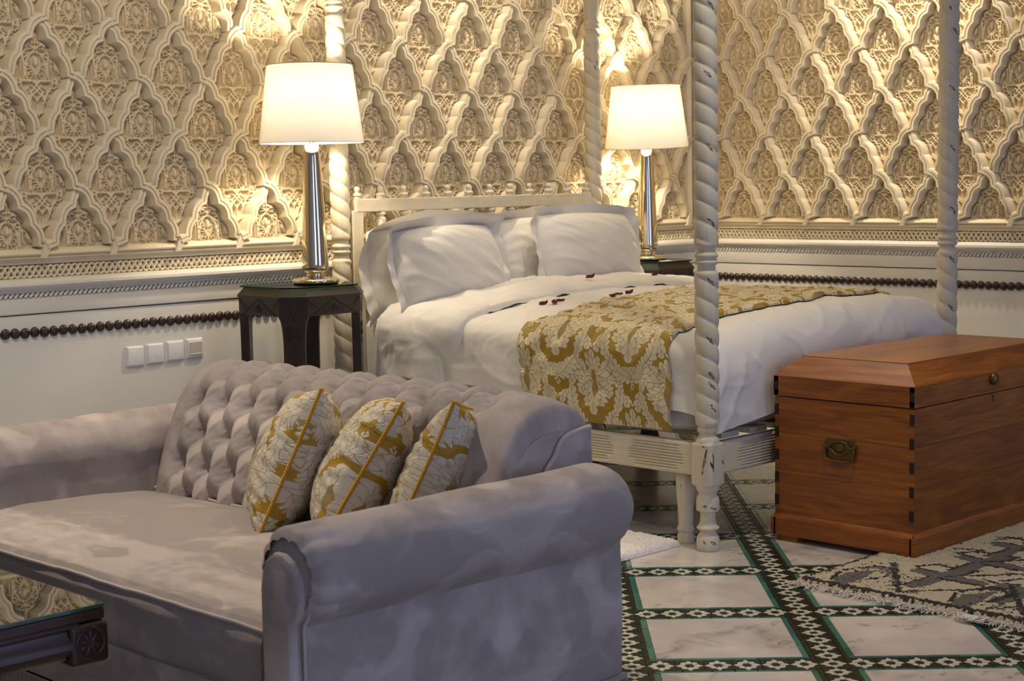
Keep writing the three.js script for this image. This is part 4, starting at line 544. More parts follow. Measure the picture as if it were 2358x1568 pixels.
    mesh('arm_front_cap', new THREE.SphereGeometry(0.082, 32, 20).scale(0.22, 1, 1).translate(xf + 0.016, yc, zc), M.velvet, A);
    const side = grid(60, 24, (u, v) => { const x = lerp(xf + 0.012, xb - 0.01, u), y = lerp(0.115, 0.455, v); return [x, y, zc + s * (0.030 + 0.006 * Math.sin(v * Math.PI) + 0.006 * (fbm(x * 5, y * 5 + 3, 3) - 0.5))]; }, (u, v, q) => [q[0], q[1]]);
    const back = box(0.01, 0.34, 0.12, xb - 0.012, 0.285, zc - s * 0.03), fr = box(0.03, 0.34, 0.12, xf + 0.02, 0.285, zc - s * 0.03);
    mesh('arm_side_panel', merged([side, uvBox(back), uvBox(fr)]), M.velvet, A);
    // front facing: round head, narrow leg, piped all round
    const K = [[-0.056, 0.112], [-0.056, 0.485], [-0.051, 0.515], [-0.039, 0.538], [-0.020, 0.551], [0.003, 0.551], [0.024, 0.540], [0.039, 0.519], [0.046, 0.495], [0.046, 0.470], [0.039, 0.448], [0.026, 0.432], [0.020, 0.424], [0.020, 0.40], [0.020, 0.112]];
    const sh = new THREE.Shape(K.map(([a, b]) => new THREE.Vector2(a * s, b)));
    const fg = new THREE.ExtrudeGeometry(sh, { depth: 0.012, bevelEnabled: true, bevelSize: 0.008, bevelThickness: 0.012, bevelSegments: 4 }); fg.rotateY(-Math.PI / 2); const pf = mesh('arm_front_panel', uvBox(toCreasedNormals(fg, 0.9)), M.velvet, A); pf.position.set(xf + 0.006, 0, zc);
    const pv = K.map(([a, b]) => V3(xf - 0.004, b, zc + s * (a + Math.sign(a) * 0.004))); mesh('piping', merged([welt(pv, 0.0045), welt(pv.map((p, i) => V3(p.x + 0.012, p.y + (i > 1 && i < 10 ? 0.008 : 0), p.z + (i < 2 ? -s * 0.018 : i > 11 ? s * 0.012 : s * Math.sign(K[i][0]) * 0.012))), 0.0035)]), M.piping, A);
    return A;
  }
  arm(3.012, 1); arm(1.392, -1);
  // tufted back
  const BP = [[-4.425, 0.30], [-4.41, 0.40], [-4.385, 0.49], [-4.355, 0.575], [-4.322, 0.648], [-4.29, 0.69], [-4.245, 0.718], [-4.19, 0.726], [-4.135, 0.716], [-4.095, 0.69], [-4.08, 0.64], [-4.078, 0.5], [-4.078, 0.12]].map(([x, y]) => V3(x, y, 0)); const curve = new THREE.CatmullRomCurve3(BP, false, 'centripetal'), LEN = curve.getLength();
  const tAt = (y) => { let lo = 0, hi = 0.42; for (let i = 0; i < 30; i++) { const m = (lo + hi) / 2; if (curve.getPointAt(m).y < y) lo = m; else hi = m; } return lo * LEN; };
  const t1 = tAt(0.648), dt = 0.094, ds = 0.1165, z1 = 1.845;
  const zA = 1.485, zB = 2.865, NT = 150, NZ = 340;
  const tuft = (z, t) => { const p = (z - z1) / ds + (t - t1) / (2 * dt), q = (z - z1) / ds - (t - t1) / (2 * dt); const sp = Math.abs(Math.sin(Math.PI * p)), sq = Math.abs(Math.sin(Math.PI * q)); const rp = Math.round(p), rq = Math.round(q), bz = z1 + (rp + rq) / 2 * ds, bt = t1 + (rp - rq) * dt, d = Math.hypot(z - bz, (t - bt)); const m = sst(zA + 0.06, zA + 0.13, z) * sst(zB - 0.10, zB - 0.2, z) * sst(t1 + dt * 3.1, t1 + dt * 2.3, t); const an = Math.atan2(t - bt, z - bz), gather = 0.0022 * Math.sin(an * 13 + rp * 2) * sst(0.055, 0.02, d) * sst(0.004, 0.014, d); return [m * (0.0165 * Math.pow(sp * sq, 0.6) - 0.043 * Math.exp(-((d / 0.028) ** 1.2)) + 0.011 + gather * 1.5) + (1 - m) * 0.020, m]; };
  const pos = (z, t) => { const u = clamp(t / LEN), c = curve.getPointAt(u), tg = curve.getTangentAt(u); return [c, V3(-tg.y, tg.x, 0)]; };
  const ends = (z) => Math.min(Math.sqrt(clamp(1 - (1 - clamp((z - zA) / 0.075)) ** 2)), Math.sqrt(clamp(1 - (1 - clamp((zB - z) / 0.022)) ** 2)) * 0.35 + 0.65);
  const yEnd = (z) => 0.86 + 0.14 * Math.sqrt(clamp(1 - (1 - clamp((zB - z) / 0.15)) ** 2)); const samples = []; for (let j = 0; j <= NT; j++) samples.push(pos(0, LEN * Math.pow(j / NT, 1)));
  const back = mesh('backrest', grid(NZ, NT, (u, v) => { const z = lerp(zA, zB, u), j = Math.round(v * NT), t = LEN * j / NT, [c, n] = samples[j], e = ends(z); const h = tuft(z, t)[0] * 1 + 0.004 * (fbm(z * 9, t * 9, 3) - 0.5); const cx = -4.2, x = c.x + n.x * h, y = c.y + n.y * h; const k = lerp(0.72, 1, e); return [lerp(cx, x, k), y > 0.45 ? lerp(0.45, y, lerp(0.55, 1, e) * yEnd(z)) : y, z]; }, (u, v, q) => [q[2], v * LEN]), M.velvet, SOFA);
  for (let r = 0; r <= 3; r++) for (let i = -3; i < 9; i++) { const z = z1 + i * ds + (r % 2 ? ds / 2 : 0), tt = r === 3 ? t1 + dt : t1 - r * dt; if (z < zA + 0.1 || z > zB - 0.17) continue; const [c, n] = pos(z, tt); const b = mesh('button', ico(0.0085, 0, 0, 0, 1, 1, 0.5, 1), M.velvet, back); b.position.set(c.x - n.x * 0.0275, c.y - n.y * 0.0275, z); b.lookAt(c.x + n.x, c.y + n.y, z); }
  { const cap = []; for (let j = 0; j <= NT; j += 2) { const t = LEN * j / NT, [c, n] = samples[j], h = tuft(zB, t)[0]; const x = c.x + n.x * h, y = c.y + n.y * h, e = 0.65, k = lerp(0.72, 1, e); cap.push([lerp(-4.2, x, k), y > 0.45 ? lerp(0.45, y, lerp(0.55, 1, e) * 0.86) : y]); } mesh('back_end', uvBox(new THREE.ExtrudeGeometry(new THREE.Shape(cap.map((q) => new THREE.Vector2(...q))), { depth: 0.004, bevelEnabled: false }).translate(0, 0, zB - 0.004)), M.velvet, back); }
  // piped end of the back by the near arm
  { const q = [[-4.30, 0.40], [-4.275, 0.50], [-4.235, 0.575], [-4.205, 0.605], [-4.19, 0.63], [-4.165, 0.648], [-4.12, 0.657], [-4.082, 0.66], [-4.08, 0.40]]; const sh = new THREE.Shape(q.map(([a, b]) => new THREE.Vector2(a, b))); mesh('back_end_panel', uvBox(new THREE.ExtrudeGeometry(sh, { depth: 0.012, bevelEnabled: true, bevelSize: 0.003, bevelThickness: 0.003, bevelSegments: 2 }).translate(0, 0, zB - 0.006)), M.velvet, back); mesh('piping', welt(q.slice(0, 8).map(([a, b]) => V3(a, b + 0.003, zB + 0.007)), 0.006), M.piping, back); }
  // bullion fringe
  { const gs = [], cord = (x, z) => gs.push(new THREE.CylinderGeometry(0.0032, 0.0036, 0.1, 5, 1).rotateX(rr(-0.06, 0.06)).rotateZ(rr(-0.06, 0.06)).translate(x, 0.058, z)); for (let z = 1.38; z < 3.05; z += 0.0068) cord(X0 - 0.004, z); for (let x = X0; x < -4.16; x += 0.0068) cord(x, 3.048); gs.push(uvBox(box(0.012, 0.012, 1.68, X0 - 0.004, 0.109, 2.21)), uvBox(box(0.9, 0.012, 0.012, -4.615, 0.117, 3.047))); const f = mesh('bullion_fringe', merged(gs), std(0x9a8f84, 0.85), SOFA); f.userData.kind = 'stuff'; for (const [x, z] of [[-5.0, 1.45], [-5.0, 2.98], [-4.2, 1.45], [-4.2, 2.98]]) mesh('foot', lathe([[0, 0], [0.022, 0], [0.03, 0.06], [0.034, 0.12], [0, 0.12]], 16).translate(x, 0, z), M.darkwood, SOFA); }
}
// ───────────── damask cushions ─────────────
M.cushionGold = phys(0xffffff, 0.6, { map: damask(870, 1080, '#a5801f', '#cfc6b4', '#b08f3c', '#bd9a34', 1.22)[0], bumpMap: damBump, bumpScale: 0.002, sheen: 0.3, sheenRoughness: 0.5, sheenColor: new THREE.Color(1, 0.85, 0.5) });
M.cord = std(0xc0922a, 0.65);
function cushion(label, S, T, c, along, up, k) {
  // c: centre, along: unit vector in the cushion's plane pointing away, up: in-plane vector upwards
  const g = thing('cushion', label, 'cushion', c); const a = V3(...along).normalize(), n = a.clone().cross(V3(...up)).normalize(), u2 = n.clone().cross(a).normalize(); g.quaternion.setFromRotationMatrix(new THREE.Matrix4().makeBasis(a, u2, n));
  const N = 56, half = S / 2, rim = (p, q) => { const pin = 1 - 0.07 * (1 - Math.abs(p) ** 2.5 * 1) * Math.abs(q) ** 3 * 1, pin2 = 1 - 0.07 * (1 - Math.abs(q) ** 2.5) * Math.abs(p) ** 3; return [p * half * pin2, q * half * pin]; };
  const face = (s) => grid(N, N, (u, v) => { const p = u * 2 - 1, q = v * 2 - 1, [x, y] = rim(p, q), pr = Math.pow(Math.max(0, (1 - p * p) * (1 - q * q)), 0.48), ed = Math.min(1 - Math.abs(p), 1 - Math.abs(q)); const w = 0.0028 * Math.sin((Math.abs(p) > Math.abs(q) ? q : p) * 31 + k + 6 * fbm(p * 2, q * 2 + k, 2)) * sst(0, 0.1, ed) * sst(0.6, 0.1, ed) + 0.006 * (fbm(p * 3 + k, q * 3 + s, 3) - 0.5) * sst(0, 0.3, ed) - 0.004 * Math.pow(Math.max(0, 1 - Math.abs(2 * fbm(q * 9 + k * 3, p * 2.2, 2) - 1) * 3), 2) * sst(0.02, 0.15, ed); return [x, y, s * (T / 2 * pr + w)]; }, (u, v) => [u * S / 0.30 + k * 0.31, v * S / 0.37 + k * 0.17]);
  const f = face(1), b = face(-1); { const ix = b.index.array; for (let i = 0; i < ix.length; i += 3) { const t = ix[i]; ix[i] = ix[i + 1]; ix[i + 1] = t; } b.computeVertexNormals(); }
  mesh('front_cover', f, M.cushionGold, g); mesh('back_cover', b, M.cushionGold, g);
  // twisted cord round the seam
  const per = []; for (let i = 0; i < 4; i++) for (let j = 0; j < 24; j++) { const t = j / 24 * 2 - 1; per.push(i === 0 ? rim(t, -1) : i === 1 ? rim(1, t) : i === 2 ? rim(-t, 1) : rim(-1, -t)); }
  const L = 4 * S, strands = []; for (const ph of [0, Math.PI]) { const pts = []; const M_ = 480; for (let i = 0; i < M_; i++) { const s = i / M_ * per.length, i0 = s | 0, fr = s - i0, A = per[i0 % per.length], B = per[(i0 + 1) % per.length], an = i / M_ * L / 0.016 * Math.PI * 2 / 1 + ph, r = 0.0026, d = Math.hypot(B[0] - A[0], B[1] - A[1]) || 1, nx = (B[1] - A[1]) / d, ny = -(B[0] - A[0]) / d; pts.push(V3(lerp(A[0], B[0], fr) + nx * r * Math.cos(an), lerp(A[1], B[1], fr) + ny * r * Math.cos(an), r * Math.sin(an))); } strands.push(new THREE.TubeGeometry(new THREE.CatmullRomCurve3(pts, true), 960, 0.0032, 5, true)); }
  mesh('cord_trim', merged(strands), M.cord, g); return g;
}
{
  const up = (x, y, z) => [x, y, z];
  cushion('gold and cream damask cushion leaning farthest left on the sofa back', 0.385, 0.2, [-4.428, 0.553, 2.18], [0.648, -0.144, -0.748], up(0.398, 0.901, 0.171), 0.3);
  cushion('gold and cream damask cushion in the middle of the leaning row of three', 0.39, 0.2, [-4.374, 0.552, 2.385], [0.66, -0.088, -0.746], up(0.445, 0.848, 0.288), 1.4);
  cushion('gold and cream damask cushion at the right, against the rolled arm', 0.4, 0.19, [-4.291, 0.531, 2.599], [0.876, -0.182, -0.448], up(0.330, 0.901, 0.280), 2.7);
}
// ───────────── wooden blanket chest ─────────────
{
  M.chestEnd = [0, 1, 2].map((k) => phys(0xffffff, 0.4, { map: woodTex([0.42, 0.20, 0.045], [0.57, 0.31, 0.07], [0.69, 0.43, 0.13], 11 + k * 5, 0.7, 0.6), clearcoat: 0.2, clearcoatRoughness: 0.4 }));
  M.chestFront = [0, 1, 2].map((k) => phys(0xffffff, 0.42, { map: woodTex([0.42, 0.20, 0.045], [0.57, 0.31, 0.07], [0.69, 0.43, 0.13], 31 + k * 7, 0.7, 0.6), clearcoat: 0.2, clearcoatRoughness: 0.4 }));
  M.chestTop = phys(0xffffff, 0.36, { map: woodTex([0.42, 0.20, 0.045], [0.57, 0.31, 0.07], [0.69, 0.43, 0.13], 51, 0.7, 0.5), clearcoat: 0.25, clearcoatRoughness: 0.3 });
  M.plinth = phys(0xffffff, 0.4, { map: woodTex([0.42, 0.20, 0.045], [0.57, 0.31, 0.07], [0.69, 0.43, 0.13], 91, 0.7, 0.6), clearcoat: 0.2, clearcoatRoughness: 0.4 }); M.endgrain = std(0x2a150a, 0.7); M.bronze = phys(0x6b5733, 0.4, { metalness: 0.7 });
  const ch = thing('blanket_chest', 'reddish brown wooden blanket chest with sloping lid edges and bronze handle', 'chest', [-2.39, 0, 2.728]);
  const L = 1.07, D = 0.54; // x from 0 to L, z from 0 to -D
  const B = (x0, x1, y0, y1, z0, z1, r = 0.002) => uvBox(rbox(x1 - x0, y1 - y0, z1 - z0, r, (x0 + x1) / 2, (y0 + y1) / 2, (z0 + z1) / 2), 1.6);
  mesh('plinth', merged([B(-0.012, L + 0.012, 0.022, 0.082, -0.012, 0.012, 0.003), B(-0.012, 0.012, 0.022, 0.082, -D, 0, 0.003), B(L - 0.012, L + 0.012, 0.022, 0.082, -D, 0, 0.003), B(-0.012, L + 0.012, 0.022, 0.082, -D - 0.012, -D + 0.012, 0.003), uvBox(prism([[0.002, 0.08], [0.011, 0.081], [0.010, 0.087], [0.002, 0.096]], -0.008, L + 0.008), 1.6), uvBox(prism([[0.002, 0.08], [0.011, 0.081], [0.010, 0.087], [0.002, 0.096]], 0, D).rotateY(-Math.PI / 2).translate(0, 0, -D), 1.6)]), M.plinth, ch);
  for (const [x, z] of [[0.05, -0.05], [L - 0.05, -0.05], [0.05, -D + 0.05], [L - 0.05, -D + 0.05]]) mesh('foot', B(x - 0.05, x + 0.05, 0.0, 0.024, z - 0.04, z + 0.04), M.chestFront[0], ch);
  const ys = [0.08, 0.235, 0.375, 0.4985];
  for (let i = 0; i < 3; i++) { mesh('front_board', B(0.001, L - 0.001, ys[i] + 0.0003, ys[i + 1] - 0.0003, -0.02, 0, 0.0008), M.chestFront[i], ch); mesh('end_board', B(0, 0.02, ys[i] + 0.0003, ys[i + 1] - 0.0003, -D, -0.0005, 0.0008), M.chestEnd[i], ch); mesh('end_board', B(L - 0.02, L, ys[i], ys[i + 1], -D, -0.0005), M.chestEnd[(i + 1) % 3], ch); }
  mesh('back_board', B(0.02, L - 0.02, 0.08, 0.4985, -D, -D + 0.02), M.chestFront[0], ch);
  mesh('bottom_board', B(0.02, L - 0.02, 0.05, 0.07, -D + 0.02, -0.02), M.chestFront[2], ch);
  for (const y of [0.463, 0.385, 0.307, 0.229, 0.151]) for (const s of [0, 1]) mesh('dovetail', box(0.0016, 0.036, 0.017, -0.0002, y - s * 0.008, s ? -D + 0.0085 : -0.0088), M.endgrain, ch);
  // lid: upright edge, bevelled faces, flat top
  const lid = new THREE.Group(); lid.name = numbered('lid'); ch.add(lid); const y0 = 0.5015, y1 = 0.57, y2 = 0.634, o = 0.003, b = 0.067;
  mesh('lid_board', B(-o, L + o, y0, y1, -0.018, o, 0.0015), M.chestFront[2], lid); mesh('lid_board', B(-o, 0.018, y0, y1, -D - o, o - 0.0006, 0.0015), M.chestEnd[1], lid); mesh('lid_board', B(-o, L + o, y0, y1, -D - o, -D + 0.018), M.chestFront[1], lid); mesh('lid_board', B(L - 0.018, L + o, y0, y1, -D, 0), M.chestEnd[0], lid);
  const quad = (a, bq, c, d, name, mat) => { const g = new THREE.BufferGeometry(); g.setAttribute('position', new THREE.Float32BufferAttribute([...a, ...bq, ...c, ...a, ...c, ...d], 3)); g.computeVertexNormals(); mesh(name, uvBox(g, 1.6, Math.abs(a[0] - bq[0]) > 0.3 ? 'x' : 'z'), mat, lid); };
  const f = 0.0006;
  quad([-o, y1, o], [L + o, y1, o], [L - b, y2, -b], [b, y2, -b], 'bevel_board', M.chestFront[0]); quad([-o, y1, -D - o], [-o, y1, o], [b, y2, -b], [b, y2, -D + b], 'bevel_board', M.chestEnd[2]); quad([L + o, y1, -D - o], [-o, y1, -D - o], [b, y2, -D + b], [L - b, y2, -D + b], 'bevel_board', M.chestFront[1]); quad([L + o, y1, o], [L + o, y1, -D - o], [L - b, y2, -D + b], [L - b, y2, -b], 'bevel_board', M.chestEnd[0]);
  mesh('lid_top', B(b - 0.001, L - b + 0.001, y2 - 0.01, y2 + 0.002, -D + b - 0.001, -b + 0.001, 0.0012), M.chestTop, lid);
  for (const s of [0, 1]) mesh('dovetail', box(0.0016, 0.03, 0.017, -o - 0.0002, 0.537, s ? -D + 0.006 : -0.007), M.endgrain, lid);
  { const k = mesh('knob', new THREE.IcosahedronGeometry(0.0185, 2).scale(1.05, 1.15, 0.85), M.bronze, lid); k.position.set(0.487, 0.549, 0.013); }
  mesh('keyhole', merged([new THREE.CylinderGeometry(0.0035, 0.0035, 0.001, 14).rotateX(Math.PI / 2).translate(0.503, 0.4705 + 0.018, 0.0004), box(0.0035, 0.022, 0.001, 0.503, 0.478, 0.0004), ...[[-0.013, 0.012], [0.015, 0.013], [-0.012, -0.012], [0.014, -0.011]].map(([x, y]) => box(0.005, 0.0022, 0.001, 0.503 + x, 0.482 + y, 0.0004))]), M.endgrain, ch);
  // bail handle on the end
  const h = new THREE.Group(); h.name = numbered('bail_handle'); ch.add(h); h.position.set(-0.001, 0.345, -0.276); h.rotation.y = -Math.PI / 2; // local x -> +z... faces -x
  { const sh = new THREE.Shape(); sh.moveTo(-0.055, 0.03); sh.lineTo(0.055, 0.03); sh.quadraticCurveTo(0.058, 0.012, 0.066, 0.006); sh.lineTo(0.056, -0.004); sh.lineTo(0.05, -0.034); sh.lineTo(-0.05, -0.034); sh.lineTo(-0.056, -0.004); sh.lineTo(-0.066, 0.006); sh.quadraticCurveTo(-0.058, 0.012, -0.055, 0.03); mesh('back_plate', new THREE.ExtrudeGeometry(sh, { depth: 0.002, bevelEnabled: true, bevelSize: 0.001, bevelThickness: 0.001, bevelSegments: 1 }), M.bronze, h); }
  mesh('boss', merged([new THREE.SphereGeometry(0.018, 20, 12).scale(1, 0.95, 0.42).translate(0, 0.002, 0.003), tube([[-0.066, 0.008, 0.006], [-0.04, 0.004, 0.008], [-0.026, 0.018, 0.008], [0, 0.024, 0.008], [0.026, 0.018, 0.008], [0.04, 0.004, 0.008], [0.066, 0.008, 0.006]], 0.0035, 40, 7), tube([[-0.05, 0.0, 0.006], [-0.028, -0.008, 0.008], [-0.012, -0.019, 0.009], [0.012, -0.019, 0.009], [0.028, -0.008, 0.008], [0.05, 0, 0.006]], 0.0032, 36, 7)]), M.bronze, h);
  mesh('bail', tube([[-0.056, 0.004, 0.008], [-0.056, -0.02, 0.012], [-0.052, -0.036, 0.013], [-0.036, -0.043, 0.013], [0, -0.044, 0.013], [0.036, -0.043, 0.013], [0.052, -0.036, 0.013], [0.056, -0.02, 0.012], [0.056, 0.004, 0.008]], 0.0042, 60, 9), M.bronze, h);
}
// ───────────── rugs ─────────────
{
  // flat-woven ground with cut pile; x in -2.86..-0.9, z in 2.6..4.4
  const x0 = -2.862, x1 = -0.9, z0 = 2.598, z1 = 4.3, PX = 620, W = Math.round((x1 - x0) * PX), H = Math.round((z1 - z0) * PX);
  const cv = document.createElement('canvas'); cv.width = W; cv.height = H; const c = cv.getContext('2d'); c.fillStyle = '#cfc1a4'; c.fillRect(0, 0, W, H);
  const P = (x, z) => [(x - x0) * PX, (z - z0) * PX];
  const rough = (pts, w, col) => { c.strokeStyle = c.fillStyle = col; for (let i = 0; i < pts.length - 1; i++) { const a = P(...pts[i]), b = P(...pts[i + 1]), L = Math.hypot(b[0] - a[0], b[1] - a[1]); for (let s = 0; s < L; s += 2.2) { const t = s / L, r = w * PX / 2; for (let k = 0; k < 3; k++) { const g = (rnd() + rnd() - 1) * r * 1.1, h = (rnd() + rnd() - 1) * r * 1.1; c.fillRect(lerp(a[0], b[0], t) + g - 2, lerp(a[1], b[1], t) + h - 2, rr(3, 6), rr(3, 6)); } } } };
  const blob = (pts, col) => { c.fillStyle = col; c.beginPath(); pts.forEach((p, i) => { const q = P(...p); i ? c.lineTo(...q) : c.moveTo(...q); }); c.closePath(); c.fill(); rough([...pts, pts[0]], 0.008, col); };
  const G = '#6d6660', K = '#2b2320';
  const X = (x, z, s = 1) => { const a = [[-0.172, -0.016], [0.022, -0.11], [0.137, 0.024], [-0.005, 0.142]]; for (const [dx, dz] of a) { const l = Math.hypot(dx, dz), nx = -dz / l * 0.03 * s, nz = dx / l * 0.03 * s; blob([[x + nx * 0.6, z + nz * 0.6], [x + dx * s * 0.6 + nx, z + dz * s * 0.6 + nz], [x + dx * s + nx * 0.5, z + dz * s + nz * 0.5], [x + dx * s - nx * 0.5, z + dz * s - nz * 0.5], [x + dx * s * 0.6 - nx, z + dz * s * 0.6 - nz], [x - nx * 0.6, z - nz * 0.6]], G); rough([[x + nx, z + nz], [x + dx * s * 1.05 + nx * 0.8, z + dz * s * 1.05 + nz * 0.8]], 0.008, K); } };
  // lattice of lozenges holding X figures, as far as the rug goes
  for (let i = 0; i < 6; i++) for (let j = 0; j < 8; j++) { const x = -2.554 + i * 0.245 + (j % 2) * 0.0, z = 2.926 + j * 0.285 + (i % 2) * 0.01; X(x, z, i === 0 ? 1 : 0.95); rough([[x - 0.246, z - 0.005], [x - 0.152, z + 0.076], [x - 0.01, z + 0.222]], 0.013, K); rough([[x + 0.06, z - 0.125], [x + 0.122, z - 0.09], [x + 0.116, z + 0.057]], 0.016, K); rough([[x + 0.05, z + 0.112], [x + 0.02, z + 0.206], [x + 0.05, z + 0.222], [x - 0.02, z + 0.18]], 0.018, K); rough([[x + 0.35, z - 0.16], [x + 0.386, z - 0.078]], 0.014, K); }
  for (let j = 0; j < 5; j++) { const dz = j * 0.40; blob([[-2.818, 2.711 + dz], [-2.711, 2.684 + dz], [-2.62, 2.732 + dz], [-2.736, 2.75 + dz], [-2.829, 2.754 + dz]], G); rough([[-2.66, 2.662 + dz], [-2.599, 2.697 + dz], [-2.589, 2.748 + dz], [-2.625, 2.784 + dz], [-2.665, 2.795 + dz]], 0.014, j % 2 ? K : G); rough([[-2.68, 2.655 + dz], [-2.57, 2.70 + dz], [-2.575, 2.78 + dz]], 0.012, K); rough([[-2.80, 2.69 + dz], [-2.70, 2.655 + dz]], 0.014, K); rough([[-2.74, 2.775 + dz], [-2.665, 2.795 + dz]], 0.006, K); rough([[-2.507, 2.724 + dz], [-2.666, 2.831 + dz], [-2.80, 2.92 + dz]], 0.022, K); for (let q = 0; q < 150; q++) { const a = P(rr(-2.80, -2.60), rr(2.68, 2.99) + dz); c.fillStyle = K; c.fillRect(a[0], a[1], rr(2, 5), rr(2, 6)); } }
  for (let q = 0; q < 3200; q++) { const a = [rr(0, W), rr(0, H)]; if (fbm(a[0] / 60, a[1] / 60, 2) < 0.54) continue; c.fillStyle = rnd() < 0.5 ? K : G; c.fillRect(a[0], a[1], rr(2, 5), rr(3, 8)); }
  c.fillStyle = K; c.fillRect(0.012 * PX, 0, 0.022 * PX, H); rough([[x0 + 0.024, z0 + 0.012], [x0 + 0.024, z1]], 0.038, K); rough([[x0 + 0.03, z0 + 0.012], [x0 + 0.45, z0 + 0.014]], 0.012, K); for (let q = 0; q < 160; q++) { const a = P(x0 + rr(0.02, 0.9), z0 + rr(0, 0.03)); c.fillStyle = K; c.fillRect(a[0], a[1], rr(2, 6), rr(2, 5)); }
  const t = new THREE.CanvasTexture(cv); t.colorSpace = THREE.SRGBColorSpace;
  const pile = tex(256, 256, (u, v) => grey(0.6 * fbm(u * 52, v * 40, 2) + 0.4 * hash((u * 128) | 0, (v * 128) | 0)), false, 9);
  M.berber = phys(0xffffff, 0.95, { map: t, bumpMap: pile, bumpScale: 0.009, sheen: 0.2, sheenRoughness: 0.8, sheenColor: new THREE.Color(1, 0.95, 0.85) });
  const rug = thing('patterned_rug', 'cream and black tufted rug with grey crosses and white fringe under the chest', 'rug', [x0, 0.0032, z0]);
  const w = x1 - x0, d = z1 - z0; mesh('rug_pile', grid(330, 300, (u, v) => { const e = Math.min(u * w, (1 - u) * w, v * d, (1 - v) * d), n = fbm(u * w * 60, v * d * 60, 2), q = hash((u * 330) | 0, (v * 300) | 0); const under = sst(0.44, 0.49, u * w) * sst(0.16, 0.11, v * d); return [u * w, (0.015 + 0.006 * n + 0.005 * (q - 0.5)) * Math.min(1, Math.sqrt(e / 0.012)) * (1 - 0.0 * under), v * d]; }, (u, v) => [u, 1 - v]), M.berber, rug);
  mesh('woven_edge', box(0.02, 0.004, d, -0.004, 0.003, d / 2), std(0xbfae8f, 0.9), rug);
  { const gs = []; for (let z = 0.0; z < 1.6; z += 0.0035) { const L = rr(0.018, 0.05), a = rr(-0.9, 0.9); gs.push(tube([[0, 0.006, z], [-L * 0.35, 0.004 + rr(0, 0.012), z + rr(-0.006, 0.006)], [-L * 0.7, 0.003 + rr(0, 0.008), z + a * 0.02], [-L, 0.002, z + a * 0.035]], 0.0008 + rr(0, 0.0006), 7, 4)); } for (let k = 0; k < 40; k++) { const z = 0.62 + rr(-0.03, 0.03) + (k > 28 ? 0.2 : 0); gs.push(tube([[-0.01, 0.008, z], [-0.035, 0.02, z + rr(-0.02, 0.02)], [-0.06, 0.012, z + rr(-0.02, 0.02)], [-0.04, 0.006, z + rr(-0.03, 0.03)]], 0.0016, 8, 4)); } mesh('white_fringe', merged(gs), std(0xded6cc, 0.9), rug).userData.kind = 'stuff'; }
}
{
  const rug = thing('bath_rug', 'fluffy plain white bedside rug beside the near leg of the bed', 'rug', [-3.4, 0.0032, 1.1]); const w = 0.715, d = 0.91;
  mesh('fluffy_pile', grid(250, 310, (u, v) => { const x = u * w, z = v * d, e = Math.min(x, w - x, z, d - z), n = fbm(x * 120, z * 120, 2), q = hash((u * 250) | 0, ((v * 310) | 0) + 7); return [x + (q - 0.5) * 0.004, (0.022 + 0.010 * (n - 0.5) + 0.006 * (q - 0.5)) * Math.min(1, Math.sqrt(e / 0.014)), z + (hash((v * 310) | 0, (u * 250) | 0) - 0.5) * 0.004]; }), phys(0xe9e2da, 0.95, { sheen: 0.3, sheenColor: new THREE.Color(1, 1, 1), sheenRoughness: 0.8 }), rug);
}
